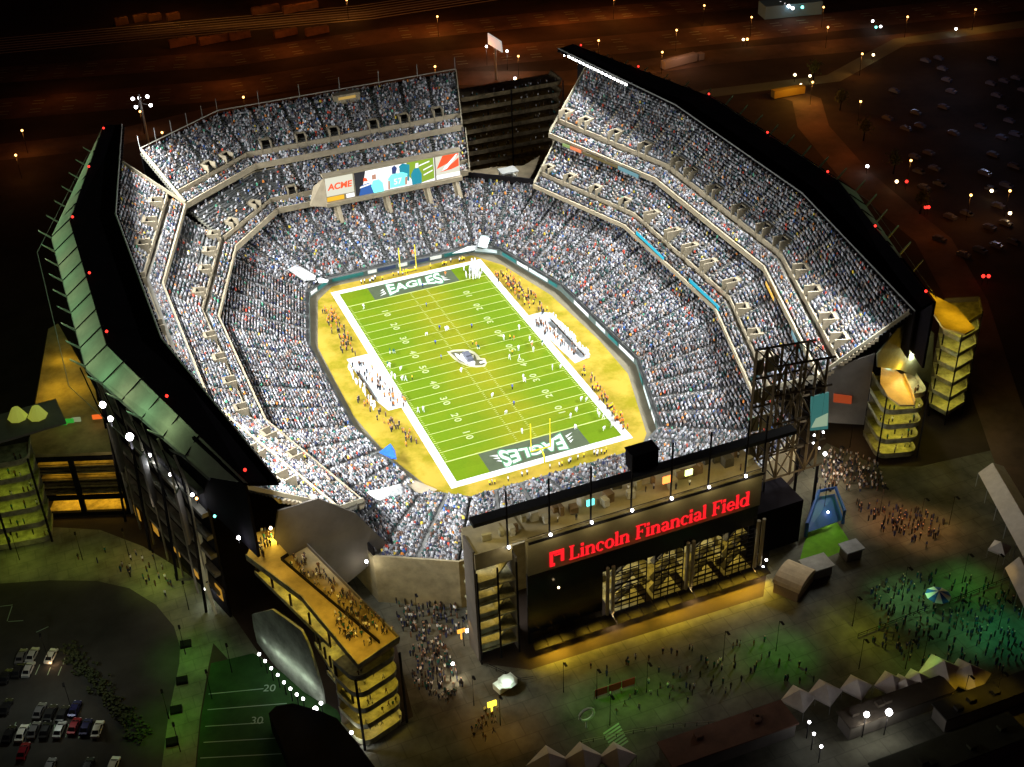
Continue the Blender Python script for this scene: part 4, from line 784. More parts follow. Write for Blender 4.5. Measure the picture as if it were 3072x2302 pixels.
# ================================================================== WEST SIDE BUILDING AND OUTER STRUCTURES
M_win = mat('west_interior', (.34, .26, .10), .9, .5, .6)
t = thing('west_headhouse', 'dark glazed entrance building with orange lit concourse below the left canopy', 'building', (-115, -25, 0))
wa, wb = Vector((-126.0, -23.0, 0)), Vector((-105.8, -31.0, 0)); d = (wb-wa).normalized(); n = Vector((-d.y, d.x, 0)); L = (wb-wa).length
def wp(u, k, z): q = wa+d*L*u+n*k; return (q.x, q.y, z)
b = MB(); b.slab([wp(0, 9, 0), wp(1, 9, 0), wp(1, 9, 18), wp(0, 9, 18)], -.3)
for z in (0.6, 6.2, 8.4, 10.6, 12.8, 15): b.slab([wp(.02, .6, z), wp(.98, .6, z), wp(.98, 9, z), wp(.02, 9, z)], -.3)
b.build('interior', M_win, t)
b = MB()
for z in (.3, 5.6, 18.2): b.slab([wp(0, 0, z-.6), wp(1, 0, z-.6), wp(1, 0, z+.6), wp(0, 0, z+.6)], .7)
for u in (0, .46, 1): b.slab([wp(u-.03, -.1, 0), wp(u+.03, -.1, 0), wp(u+.03, -.1, 18), wp(u-.03, -.1, 18)], .7)
b.build('frame', M_dark, t)
b = MB()
for z in np.arange(7, 18, 1.1): b.slab([wp(.03, .1, z), wp(.97, .1, z), wp(.97, .1, z+.12), wp(.03, .1, z+.12)], .1)
b.build('louvre', M_dark, t)
b = MB(); roof = [wp(-.02, -.5, 0)[:2], wp(1.0, -.5, 0)[:2], (-106, -5), (-112, 40), (-115, 38), (-123, -4)]; b.prism(ccw(roof), 18.9, 19.8); b.build('roof_deck', mat('west_roof', (.30, .24, .10), .9, .45, .15), t)
b = MB(); b.tube([wp(1.02, -.4, 19)]+[wp(1.02, -.4, 0)], .5, 6); b.build('pale_column', M_rail, t)
for u in (.25, .72):
    q = wp(u, 4, 0)
    for z, pw in ((5, 520), (12.2, 110), (17.6, 160)): area('west_light', (q[0], q[1], z), (-n.x*.1, -n.y*.1, -1), 7, 3, pw, (1, .62, .06), along=d)
for px, py, pw in ((190, 1080, 900), (170, 1160, 700), (150, 1200, 500), (230, 1170, 600)): g = at(px, py, 20); point('roof_lamp_light', (g.x, g.y, 24), pw, (1, .62, .03), .4)
for (px, py, wd_, col, s_, lb) in ((187, 1269, 2.2, (.05, .6, .04), .55, 'left green'), (208, 1263, 2.2, (.05, .55, .05), .5, 'right green'), (229, 1259, 2.2, (.5, .6, .3), .4, 'pale'), (291, 1251, 2.4, (1, .16, .02), .9, 'orange red')):
    g = at(px, py, 22); b = MB(); b.box(g.x, g.y, 22, wd_, .3, 1.3, -.3); tag(b.build('kiosk_sign', emis('kiosk_'+lb.replace(' ', '_'), col, s_)), '%s glowing kiosk sign on the roof deck of the west building' % lb, 'sign')
# tall screen wall, washed by a row of floodlights
P0 = at(777, 1930, 2); P1 = at(977, 2107, 2); dd = ((P1.x-P0.x), (P1.y-P0.y))
pts = [hit(a, c, (P0.x, P0.y), dd) for a, c in [(761, 1841), (766, 1880), (777, 1925), (822, 1985), (869, 2036), (917, 2072), (977, 2110), (972, 2070), (954, 2006), (940, 1960), (929, 1927), (910, 1889), (860, 1852), (822, 1826)]]
b = MB(); b.slab(pts, .5); o = b.build('screen_wall', mat('screen_wall_metal', (.30, .33, .26), .95, .55, .15, bump=.1, spec=.02)); tag(o, 'tall curved pale metal screen wall washed by white floodlights at the lower left', 'wall')
KL = 700/2212
def lamp(px, py, z, r=.55, m=None, label=None, group=None, power=0, col=(1, 1, 1), pole=True, light_dz=-1.2, name='street_lamp', P=None, D=None):
    g = at(px, py, z) if P is None else hit(px, py, P, D)
    t = thing(name, label, 'lamp', (g.x, g.y, g.z-(min(g.z, 9) if pole else 1)), group)
    b = MB(); b.sphere(g, r*.66); b.build('bulb', m or E_white, t)
    b = MB(); b.tube([(g.x+.0, g.y+.15, g.z-(g.z if pole and g.z < 16 else 1.5)), (g.x, g.y+.15, g.z)], .12, 5); b.build('pole' if pole else 'bracket', M_dark, t)
    if power: point('lamp_light', (g.x, g.y-.6, g.z-r+light_dz if light_dz else g.z), power, col, .3)
    return t
row = [(560, 515), (617, 580), (675, 648), (737, 712), (797, 782), (857, 842), (917, 897), (977, 938)]
for i, (a, c) in enumerate(row):
    px, py = 600+a*KL, 1800+c*KL; g = at(px, py, 4)
    lamp(px, py, 4, .52, label='small white floodlight in the slanting row of eight below the pale screen wall', group='floodlights along the pale screen wall')
    point('screen_wash_light', (g.x+1.4, g.y+1.6, 5.5), 85 if i > 1 else 30, (.86, 1, .86), .4)
lamp(946, 2128, 4, .95, label='large white floodlight at the lower end of the row of small floodlights', power=120, col=(.9, 1, .95))
lamp(963, 2110, 4, .6, label='white floodlight just above the large one at the end of the row')
lamp(1054, 2198, 4, .6, label='white floodlight under the bottom corner of the near left ramp tower', power=600)
# exterior lamps
LW = [(331, 1257, (-106.5, 0), (0, 1), .8, 'largest white floodlight beside the west building roof', 900), (389, 1311, (-106, 0), (0, 1), .7, 'second large white floodlight below the first beside the left canopy', 900), (449, 1366, (-105.6, -33), (14.2, -51), .75, 'white floodlight third down the line along the left rear wall', 500), (511, 1424, (-105.6, -33), (14.2, -51), .7, 'white floodlight fourth down the line along the left rear wall', 400), (577, 1485, (-105.6, -33), (14.2, -51), .75, 'white floodlight fifth down the line beside an orange lamp', 400), (379, 1527, (-106.5, 0), (0, 1), .7, 'white lamp at the foot of the pale column of the west building', 300), (308, 1215, (-108, 0), (0, 1), .4, 'faint small white lamp above the large floodlights at the left', 0), (617, 1766, (-105.6, -33), (14.2, -51), .7, 'white lamp low on the outer wall above the curved walkway', 300), (716, 1614, (-91, -84), (5, -17), .75, 'white lamp on the dark roof left of the orange deck', 300)]
for px, py, P_, D_, r, lb, pw in LW: lamp(px, py, 0, r*.85, label=lb, power=pw, col=(.9, .95, 1), pole=False, name='floodlight', P=P_, D=D_)
lamp(590, 1496, 0, .5, E_orange, 'orange lamp directly beside the fifth white floodlight', pole=False, name='wall_lamp', P=(-105.6, -33), D=(14.2, -51)); lamp(644, 1549, 0, .5, E_teal, 'small green lamp on the dark left rear wall', pole=False, name='wall_lamp', P=(-105.6, -33), D=(14.2, -51))
lamp(756, 1576, 30, .45, E_warm, 'pair of small yellow lamps under the near tip of the left canopy', pole=False, name='wall_lamp', power=500, col=(1, .75, .2)); lamp(812, 1585, 27, .6, E_warm, 'bright yellow lamp at the top of the orange deck', pole=False, name='wall_lamp', power=900, col=(1, .7, .1))
lamp(1099, 1685, 14, .6, label='white lamp on the beige wall below the near left corner crowd', pole=False, name='wall_lamp', power=500, col=(1, .9, .7))
lamp(1358, 1992, 4, .55, label='white lamp on the ground at the foot of the crowded stairs', power=700, col=(1, .85, .6)); lamp(1397, 1700, 12, .3, E_warm, 'small warm lamp beside the crowd at the left end of the headhouse', pole=False, name='wall_lamp')
for x in (-35, -25.4, -15.7, -6, 3.7, 13.1, 22.5):
    t = thing('column_lamp', 'round white lamp at the foot of a roof column above the red sign', 'lamp', (x, FY-.7, 31.4), 'white lamps at the column feet above the sign'); b = MB(); b.sphere((x, FY-.8, 31.8), .36); b.build('bulb', E_white, t); b = MB(); b.box(x, FY-.8, 31.15, .3, .3, .3); b.build('bracket', M_dark, t); point('column_lamp_light', (x+.8, FY-2.6, 31.6), 420, (1, .82, .45), .3)
for px, py, lb in ((1834, 1859, 'white lamp at the base of the left beige facade column'), (2066, 1779, 'white lamp at the base of the middle beige facade column'), (2289, 1702, 'lower of two white lamps at the base of the right beige column'), (2299, 1680, 'upper of two white lamps at the base of the right beige column')):
    lamp(px, py, 0, .5, label=lb, pole=False, name='wall_lamp', P=(0, FY-.9), D=(1, 0))
lamp(1676, 1763, 0, .4, E_warm, 'warm lamp on the dark glass bay below the red sign', pole=False, name='wall_lamp', P=(0, FY-.9), D=(1, 0)); lamp(1838, 1888, 0, .45, E_orange, 'orange lamp just under the left beige column', pole=False, name='wall_lamp', P=(0, FY-2), D=(1, 0), power=150, col=(1, .5, .1))
for i, (px, py) in enumerate([(2293, 1282), (2318, 1275), (2443, 1306), (2470, 1297), (2440, 1329), (2458, 1345), (2484, 1537)]): lamp(px, py, 10 if i < 6 else 3, .45, label='small white lamp among the steelwork around the lattice tower', group='small white lamps around the lattice tower', pole=i == 6, power=160, col=(1, .9, .75), name='wall_lamp')
lamp(2475, 1362, 8, .8, label='brightest white lamp right of the lattice tower over the crowd', power=1800, col=(1, .85, .65), pole=False, name='floodlight')
lamp(2702, 983, 34, .85, label='upper of two brilliant white floodlights below the right canopy tip', power=1500, col=(1, .93, .75), pole=False, name='floodlight'); lamp(2740, 1042, 30, 1.2, label='lower and larger brilliant floodlight below the right canopy tip', power=3500, col=(.95, 1, .75), pole=False, name='floodlight')
lamp(2665, 1082, 24, .6, E_teal, 'blue green lit spot above the right ramp tower', pole=False, name='wall_lamp', power=200, col=(.2, .7, 1))
for px, py, r, lb in ((2600, 2144, .95, 'left of two large white floodlights at the lower right'), (2667, 2137, 1.15, 'right and brighter of two large white floodlights at the lower right')): lamp(px, py, 7, r, label=lb, power=420, col=(1, .95, .8))
for i, (px, py) in enumerate([(2428, 2167), (2442, 2202), (2464, 2240)]): lamp(px, py, 5, .5, label=('top', 'middle', 'bottom')[i]+' lamp of three small white lamps in a line at the lower right', power=60)
lamp(450, 614, 33, .9, label='bright bluish white lamp in the gap at the far left corner of the upper deck', pole=False, name='floodlight', power=300, col=(.8, .9, 1), m=emis('lamp_blue_white', (.75, .9, 1), 8))
lamp(1693, 167, 46, .45, label='small white lamp beyond the far tip of the right canopy', pole=False, name='wall_lamp')
# five lamp cluster and billboard beyond the far stand
M5 = [(398, 297), (442, 290), (418, 294), (408, 322), (452, 316)]
t = thing('light_mast', 'tall dark mast with five white floodlights beyond the far left stand', 'light mast', tuple(at(436, 345, -.3)))
g0 = at(425, 325, 18); b = MB(); b.tube([(g0.x, g0.y, -.3), (g0.x, g0.y, 24)], .5, 6); b.build('pole', M_steel, t)
for px, py in M5: g = at(px, py, 20); b = MB(); b.sphere(g, .7); b.tube([g, (g0.x, g0.y, 20)], .12, 4, 1); b.build('floodlight', [E_white, M_steel], t)
g = [at(1463, 138, 14), at(1507, 158, 14)]; hb = [hit(a, c, tuple(g[0][:2]), (g[1]-g[0])[:2]) for a, c in [(1463, 100), (1502, 125), (1506, 158), (1464, 132)]]
t = thing('billboard', 'bright white tilted billboard standing beside the highway', 'billboard', (g[0].x, g[0].y, 0)); b = MB(); b.slab(hb, .5); b.build('panel', mat('billboard_panel', (.6, .62, .6), .6, .1, .2, emit=(.9, .95, .9), es=.45), t); b = MB(); mm = (hb[2]+hb[3])/2; b.tube([(mm.x, mm.y, -.3), (mm.x, mm.y, mm.z)], .6, 6); b.build('pole', M_steel, t)
for i, (px, py) in enumerate([(1459, 140), (1485, 160), (1521, 154)]): lamp(px, py, 9, .85, label=('left', 'middle', 'right')[i]+' white lamp at the foot of the white billboard', power=900, col=(1, .8, .6))
# sodium street lamps out on the roads
SOD = [(1555, 169), (1305, 200), (1040, 0), (730, 292), (420, 335), (66, 392), (47, 466), (486, 398), (1312, 50), (1796, 122), (1987, 157), (1842, -2), (2113, 17), (2255, 52), (2030, 91), (2471, 22), (2484, 82), (2723, 51), (2927, 29), (2587, 162), (2582, 305), (2438, 247), (3030, 573), (2913, 586), (2733, 482), (1548, 239), (1735, 194), (2700, 268), (2866, 77)]
for i, (px, py) in enumerate(SOD):
    if px in (2866, 2700): continue
    g = at(px, py, 10); lamp(px, py, 10, .72, E_orange, 'tall orange sodium street lamp along the dark roads beyond the stadium', 'sodium street lamps beyond the stadium', power=2000 if py < 260 and i not in (5, 6) else 700, col=(1, .36, .06), light_dz=-.9)
for px, py, pw in ((1500, 130, 16000), (1700, 75, 16000), (1900, 60, 12000), (1150, 110, 7000), (600, 150, 4500), (880, 150, 8000), (1300, 90, 9000), (2150, 100, 5000), (2450, 95, 5000), (180, 290, 3500), (60, 470, 3000), (1450, 235, 3500), (2400, 320, 7000), (2450, 380, 5200), (2560, 480, 4500), (2800, 700, 2500), (2850, 900, 2000), (900, 20, 6000), (500, 50, 3500), (2900, 60, 2500), (700, 260, 6000)):
    g = at(px, py, 0); point('sodium_light', (g.x, g.y, 14), pw*.55, (1, .24, .03), .5)
# ground pools from lamps mounted on thin plaza poles
PL = [(2720, 1800, (.35, 1, .35), 5200), (2570, 1890, (.85, .9, .06), 3600), (2900, 1760, (.15, 1, .15), 3400), (3010, 1900, (.1, 1, .4), 3800), (2880, 1900, (.25, 1, .35), 2600), (2780, 2010, (.35, .8, .12), 1100), (2340, 1965, (.15, 1, .03), 3400), (2180, 1995, (.5, .8, .05), 1100), (1950, 2090, (.3, .9, .03), 2800), (1800, 2110, (.25, 1, .06), 2400), (1840, 2190, (.4, .9, .1), 1100), (2590, 2020, (.8, .7, .1), 800), (2730, 2020, (.6, .8, .1), 1300),
      (2650, 1555, (1, .45, .2), 6500), (2770, 1590, (1, .47, .16), 6500), (2860, 1585, (1, .5, .08), 900), (2510, 1470, (1, .55, .2), 1400), (2560, 1350, (1, .6, .25), 1700), (2480, 1560, (.3, 1, .05), 900), (2520, 1430, (1, .6, .25), 900),
      (60, 1690, (.75, .85, .1), 1500), (250, 1690, (.7, .8, .05), 1500), (390, 1680, (1, .7, .05), 1500), (480, 1745, (.75, .9, .1), 3000), (570, 1840, (.7, .7, .05), 900), (560, 1975, (.25, 1, .08), 2500), (510, 2170, (.25, 1, .03), 2300), (545, 2270, (.6, .7, .1), 700), (640, 1835, (1, .5, .02), 800), (700, 2030, (.05, 1, .1), 420), (640, 2110, (.05, 1, .1), 350),
      (1510, 2190, (1, .42, .02), 2000), (1430, 2130, (1, .42, .05), 1200), (1290, 1960, (1, .6, .25), 1900), (1320, 2060, (1, .55, .25), 1500), (1220, 1780, (1, .8, .4), 1300), (1340, 1800, (1, .8, .4), 1300), (1400, 1950, (1, .65, .3), 1300), (1160, 1730, (1, .8, .4), 800), (1260, 1880, (1, .65, .2), 900), (2900, 2130, (1, .62, .02), 1300), (3000, 2120, (1, .62, .05), 1000), (2990, 1760, (1, .6, .1), 500), (1700, 2090, (.2, .6, .1), 300), (150, 2000, (.9, .6, .3), 500), (220, 2150, (.9, .8, .6), 500)]
b0 = None
for px, py, col, pw in PL:
    g = at(px, py, 0); point('plaza_lamp_light', (g.x, g.y+.4, 9.0), pw*.55, col, .3, spot=112)
    t = thing('plaza_lamp', 'slim dark lamp post with shaded head on the plaza', 'lamp', (g.x, g.y+1.6, -.3), 'slim shaded lamp posts around the stadium'); b = MB(); b.tube([(g.x, g.y+1.6, -.3), (g.x, g.y+1.6, 8.9), (g.x, g.y+.4, 9.2)], [.12, .08, .06], 5); b.build('pole', M_dark, t); b = MB(); b.box(g.x, g.y+.5, 9.25, .5, 1.1, .2); b.build('lamp_head', M_dark, t)
# unseen green lamps added above the outer panels to light them, no fixtures
for s in (-1, 1):
    y = 87.
    while y > -84:
        o0 = ylerp(OUT, y); kk_ = int(round((87-y)/9.1)); c_ = [(.45, 1, .5), (.72, .95, .5), (.5, 1, .52), (.8, .92, .52)][(kk_*7+3) % 4]
        point('canopy_tint_light', (s*(o0[0]+3.6), y+4.5, 53.5), 560 if s < 0 else 45, c_, .6); y -= 9.1

M_ledge = mat('rear_ledge', (.11, .10, .08), .85, .4, .25); M_col = mat('rear_column', (.20, .18, .13), .8, .2, .3)
for s in (-1, 1):
    W_ = [(s*x, y) for x, y in [(84.5, 101), (104.2, 36.5), (104.2, -35), (91.0, -80)]]
    t = thing('rear_facade', 'dim ribbed outer facade of concrete ledges and columns behind the %s hand stand' % ('right' if s > 0 else 'left'), 'facade', (s*104, 0, 0))
    for z in (7.5, 13, 18.5, 24, 30.5, 37): wallring('ledge', [(x+s*.5, y) for x, y in W_], z, z+1.1, 1.6, M_ledge, t)
    for i in range(3):
        p_, q_ = Vector(W_[i]), Vector(W_[i+1]); n_ = int((q_-p_).length/7)
        for j in range(n_): r_ = p_.lerp(q_, (j+.5)/n_); b = MB(); b.tube([(r_.x+s*1.6, r_.y, -.3), (r_.x+s*1.5, r_.y, 38), (r_.x+s*2.8, r_.y, 46)], .26, 4); b.build('column', M_col, t)
    if s < 0:
        for x, y, z, pw in ((-108, -20, 30, 300), (-109, -36, 20, 260), (-107, -48, 33, 260), (-103, -60, 22, 240), (-99, -72, 30, 240), (-96, -80, 18, 160), (-110, 8, 30, 150), (-105, -52, 8, 180), (-100, -68, 7, 160)): point('facade_fill_light', (x, y, z), pw, (1, .85, .6), .3)  # unseen warm fill lights added so the rear facade is not black
        for y in (-40, -57, -74): x = ylerp([(104.2, 36.5), (104.2, -35), (91.0, -80)], y)[0]; b = MB(); b.slab([(-x-1.8, y, 21), (-x-3.0, y-2.5, 21), (-x-3.4, y-2.9, 36), (-x-2.2, y-.4, 36)], .5); b.build('fin', M_grey, t)
# ================================================================== PEOPLE
def skin_person(name, J, edges, rad):
    me = bpy.data.meshes.new(name); me.from_pydata(J, edges, []); o = bpy.data.objects.new(name, me); C.objects.link(o)
    md = o.modifiers.new('s', 'SKIN'); 
    for i, r in enumerate(rad): me.skin_vertices[0].data[i].radius = (r[0], r[1]) if isinstance(r, tuple) else (r, r)
    me.skin_vertices[0].data[0].use_root = True
    sb = o.modifiers.new('u', 'SUBSURF'); sb.levels = 1; sb.render_levels = 1
    bpy.context.view_layer.update(); out = bpy.data.meshes.new_from_object(o.evaluated_get(bpy.context.evaluated_depsgraph_get())); bpy.data.objects.remove(o); out.name = name
    return out
ED = [(0, 1), (1, 2), (2, 3), (3, 4), (2, 5), (5, 6), (6, 7), (2, 8), (8, 9), (9, 10), (0, 11), (11, 12), (12, 13), (13, 14), (0, 15), (15, 16), (16, 17), (17, 18)]
RA = [(.17, .13), (.16, .12), (.19, .12), .065, .115, .07, .05, .035, .07, .05, .035, .10, .075, .05, .05, .10, .075, .05, .05]
POSES = {
 'stand': [(0, 0, .95), (0, 0, 1.2), (0, 0, 1.42), (0, 0, 1.55), (0, .02, 1.70), (-.22, 0, 1.40), (-.28, .02, 1.12), (-.26, .12, .88), (.22, 0, 1.40), (.28, .02, 1.12), (.26, .12, .88), (-.11, 0, .86), (-.12, .02, .48), (-.12, 0, .09), (-.13, .15, .04), (.11, 0, .86), (.12, .02, .48), (.12, 0, .09), (.13, .15, .04)],
 'walk': [(0, 0, .94), (0, .03, 1.2), (0, .05, 1.41), (0, .07, 1.54), (0, .10, 1.69), (-.22, .05, 1.39), (-.27, -.10, 1.13), (-.26, -.08, .90), (.22, .05, 1.39), (.27, .16, 1.15), (.25, .34, 1.0), (-.11, .02, .86), (-.12, .24, .50), (-.12, .26, .10), (-.12, .40, .05), (.11, .0, .86), (.12, -.08, .48), (.12, -.34, .14), (.12, -.24, .05)],
 'crouch': [(0, -.1, .72), (0, .08, .92), (0, .28, 1.05), (0, .40, 1.12), (0, .50, 1.22), (-.24, .28, 1.02), (-.30, .30, .72), (-.20, .42, .55), (.24, .28, 1.02), (.30, .30, .72), (.20, .42, .50), (-.15, -.08, .66), (-.24, .18, .42), (-.24, -.02, .10), (-.25, .13, .04), (.15, -.08, .66), (.24, .14, .42), (.24, -.05, .10), (.25, .10, .04)],
 'sit': [(0, 0, .50), (0, .0, .78), (0, .02, 1.0), (0, .05, 1.12), (0, .07, 1.27), (-.22, .02, .98), (-.27, .08, .72), (-.17, .30, .62), (.22, .02, .98), (.27, .08, .72), (.17, .30, .62), (-.11, .06, .50), (-.13, .44, .50), (-.13, .46, .12), (-.13, .60, .06), (.11, .06, .50), (.13, .44, .50), (.13, .46, .12), (.13, .60, .06)]}
M_skin = mat('skin', (.42, .25, .18), .7); 
PM = {}
for k, J in POSES.items():
    fat = 1.25 if k == 'crouch' else 1.0
    me = skin_person('person_'+k, J, ED, [(r[0]*fat, r[1]*fat) if isinstance(r, tuple) else r*fat for r in RA]); hz, nk = J[4][2], J[3][2]-.02; hip = J[0][2]-.06
    for p in me.polygons:
        c = p.center; y = c.y-J[2][1]
        if c.z > nk: mi = 0
        elif c.z > hip and abs(c.x) < .24 or c.z > J[6][2]: mi = 1
        elif abs(c.x) > .235 and c.z > J[7][2]-.2 and k != 'crouch': mi = 0
        elif k == 'sit' and c.y < .12: mi = 1
        else: mi = 2
        p.material_index = mi
    for _ in range(3): me.materials.append(M_skin)
    PM[k] = me
TOPS = {k: mat('cloth_'+k, c, .85) for k, c in dict(white=(.75, .77, .8), grey=(.3, .3, .32), black=(.02, .02, .025), green=(.01, .10, .09), navy=(.02, .03, .10), red=(.6, .04, .02), orange=(.85, .22, .02), yellow=(.85, .62, .03), brown=(.13, .07, .04), tan=(.4, .3, .2), blue=(.03, .10, .5), teal=(.03, .30, .30)).items()}
hair = mat('hair_dark', (.05, .035, .025), .8)
SPEC = []
def person(x, y, z, pose, top, trous, label, group, yaw=None, head=None, sc=1., cat='person', bonus=0):
    SPEC.append((x, y, z, pose, top, trous, label, group, random.uniform(0, 6.28) if yaw is None else yaw, head, sc, cat, bonus))
def make_person(x, y, z, pose, top, trous, label, group, yaw, head, sc, cat, bonus):
    o = bpy.data.objects.new('person', PM[pose]); C.objects.link(o); o.location = (x, y, z); o.rotation_euler = (0, 0, yaw); o.scale = (sc, sc, sc)
    for i, m in ((0, head or M_skin), (1, TOPS[top]), (2, TOPS[trous])): o.material_slots[i].link = 'OBJECT'; o.material_slots[i].material = m
    return tag(o, label, cat, group)
k3 = 700/2211
H_wh, H_gr, H_si = mat('helmet_white', (.8, .8, .8), .3), mat('helmet_green', (.0, .07, .06), .3), mat('helmet_silver', (.5, .5, .5), .3)
# players and officials on the turf (positions read from the photograph)
for (x0, y0), L_ in (((1350, 650), [(655, 1050, 'w'), (510, 1145, 'w'), (650, 1245, 'w'), (770, 1190, 'w'), (790, 1260, 'w'), (755, 1160, 'w'), (568, 1140, 'y'), (605, 1150, 'r'), (775, 1215, 'r'), (565, 1335, 'w'), (655, 1335, 'w'), (875, 1195, 'g'), (590, 1285, 'y'), (970, 1430, 'w'), (100, 1450, 'w'), (215, 1190, 'y'), (250, 1210, 'r'), (270, 1235, 'g'), (205, 1035, 'b'), (1045, 1410, 'w'), (695, 1520, 'w'), (705, 1545, 'w'), (590, 1615, 'b')]),
                     ((1400, 1000), [(237, 580, 'w'), (432, 505, 'b'), (448, 663, 'b'), (368, 740, 'w'), (525, 930, 'w'), (1035, 720, 'w'), (1080, 615, 'w'), (1130, 620, 'w'), (985, 785, 'w'), (1240, 740, 'w'), (1255, 770, 'w'), (1295, 790, 'w'), (1035, 885, 'w'), (1295, 895, 'w'), (1375, 865, 'w')]),
                     ((850, 650), [(760, 855, 'w'), (1355, 835, 'b'), (1480, 1050, 'b'), (1545, 1060, 'w'), (1560, 1055, 'w'), (1355, 1105, 'w'), (1785, 1035, 'b'), (1440, 1190, 'b'), (1495, 1330, 'b'), (1010, 1275, 'g'), (1048, 1275, 'g'), (1320, 655, 'b'), (1535, 540, 'r')]),
                     ((900, 1000), [(850, 305, 'w'), (830, 295, 'g'), (950, 325, 'w'), (870, 390, 'w'), (900, 410, 'w'), (962, 420, 'w'), (1000, 430, 'w'), (1063, 418, 'y'), (1120, 730, 'w'), (1168, 720, 'w')])):
    for a, c, ty in L_:
        g = at(x0+a*k3, y0+c*k3, .9)
        top, tr, hd, lb, gp = {'w': ('white', 'white', H_wh, 'football player in white uniform out on the green turf', 'players in white on the field'), 'g': ('green', 'white', H_gr, 'football player in dark green jersey out on the green turf', 'players in dark green on the field'),
            'y': ('yellow', 'black', M_skin, 'person in yellow vest on the turf among the players', 'people in yellow vests on the field'), 'r': ('orange', 'tan', M_skin, 'person in orange top on the turf among the players', 'people in orange on the field'), 'b': ('blue', 'black', M_skin, 'person in blue top standing on the open turf', 'people in blue on the field')}[ty]
        person(g.x, g.y, .02, random.choice(['stand', 'walk', 'crouch']) if ty in 'wg' else 'stand', top, tr, lb, gp, head=hd, sc=1.18 if ty in 'wg' else 1.05, bonus=200)
# white clad group at the far right corner
for i in range(90):
    g = at(1424+random.gauss(0, 10), 806+random.gauss(0, 11), .9)
    person(g.x, g.y, .02, random.choice(['stand', 'walk']), 'white', 'white', 'person dressed all in white in the dense group at the far right field corner', 'white clad group in the far right corner of the field', head=H_wh, sc=1.1)
# team areas : pale ground sheets, canopied benches
M_pad = mat('bench_sheet', (.50, .56, .60), .8, .12, .8)
gpoly('bench_area', [(1040, 1078), (1105, 1062), (1235, 1215), (1165, 1232), (1120, 1195)], .012, M_pad); gpoly('bench_area', [(1583, 948), (1625, 936), (1655, 940), (1768, 1072), (1725, 1090), (1650, 1020)], .012, M_pad)
def bench(px0, px1, label):
    a, c = at(*px0, .2), at(*px1, .2); d = (c-a).normalized(); n = Vector((-d.y, d.x, 0)); L = (c-a).length; t = thing('team_bench', label, 'bench', (a.x, a.y, 0))
    m_ = (a+c)/2; yaw = math.atan2(d.y, d.x); b = MB(); b.box(m_.x, m_.y, .45, L, .5, .08, yaw); b.build('seat', MATS['cloth_tan'], t); q = m_-n*.35; b = MB(); b.box(q.x, q.y, .75, L, .08, .6, yaw); b.build('backrest', M_dark, t)
    b = MB(); [b.box((a+d*L*u).x, (a+d*L*u).y, .22, .1, .4, .4, yaw) for u in (.02, .25, .5, .75, .98)]; b.build('leg', M_dark, t)
bench((1073, 1120), (1127, 1202), 'long dark team bench on the pale sheet left of the field'); bench((1655, 962), (1755, 1070), 'long dark team bench on the pale sheet right of the field')
def sideline(n_, c0, c1, w_, groups, pose=('stand', 'walk', 'stand')):
    for i in range(n_):
        u = random.random(); px = c0[0]+(c1[0]-c0[0])*u+random.uniform(-w_, w_); py = c0[1]+(c1[1]-c0[1])*u+random.uniform(-w_, w_)*.5
        g = at(px, py, .5); gr = random.choice(groups); person(g.x, g.y, .02, random.choice(pose), gr[0], gr[1], gr[2], gr[3])
GL = [('orange', 'brown', 'staff member in orange on the yellow ground left of the field', 'orange staff left of the field'), ('brown', 'black', 'dark clad person on the pale sheet left of the field', 'dark clad people left of the field'), ('white', 'white', 'player in white waiting beside the bench left of the field', 'white players waiting left of the field'), ('black', 'black', 'person in black near the bench left of the field', 'black clad people left of the field')]
GR = [(a, b_, l.replace('left of', 'right of'), g.replace('left of', 'right of')) for a, b_, l, g in GL]
sideline(60, (1070, 1090), (1200, 1210), 24, GL); sideline(60, (985, 930), (1050, 1060), 20, [GL[0], GL[3]]); sideline(40, (1090, 1200), (1240, 1330), 22, [GL[0], GL[1], GL[3]])
for i in range(40):   # white padded line of players behind the left bench
    u = random.random(); g = at(1042+u*88+random.uniform(-9, 3), 1095+u*128+random.uniform(-6, 6), .7); person(g.x, g.y, .02, random.choice(['stand', 'sit']), 'white', 'white', GL[2][2], GL[2][3], head=H_wh, sc=1.1)
for i in range(50):
    u = random.random(); g = at(1650+u*115+random.uniform(-2, 8), 945+u*122+random.uniform(-5, 5), .7); person(g.x, g.y, .02, random.choice(['stand', 'sit']), 'white', 'white', 'player in white lined up along the long right bench', 'white line of players at the right bench', head=H_wh, sc=1.15)
sideline(46, (1610, 960), (1725, 1060), 16, [GR[0], GR[1], GR[1], GR[2]]); sideline(95, (1500, 820), (1630, 935), 24, [GR[0], GR[3], GR[1], ('yellow', 'black', 'person in bright yellow on the ground right of the field', 'yellow vests right of the field')]); sideline(60, (1745, 1100), (1880, 1290), 14, [GR[0], GR[3], ('yellow', 'black', 'person in bright yellow on the ground right of the field', 'yellow vests right of the field')])
sideline(30, (1080, 850), (1400, 775), 8, [('yellow', 'black', 'steward in yellow along the far end wall of the field', 'yellow stewards at the far end wall'), ('white', 'black', 'person in white along the far end wall of the field', 'white clad people at the far end wall')]); sideline(22, (1460, 1455), (1830, 1350), 8, [('yellow', 'black', 'steward in yellow behind the near end line', 'yellow stewards behind the near end line'), ('white', 'black', 'person in white behind the near end line', 'people in white behind the near end line')])
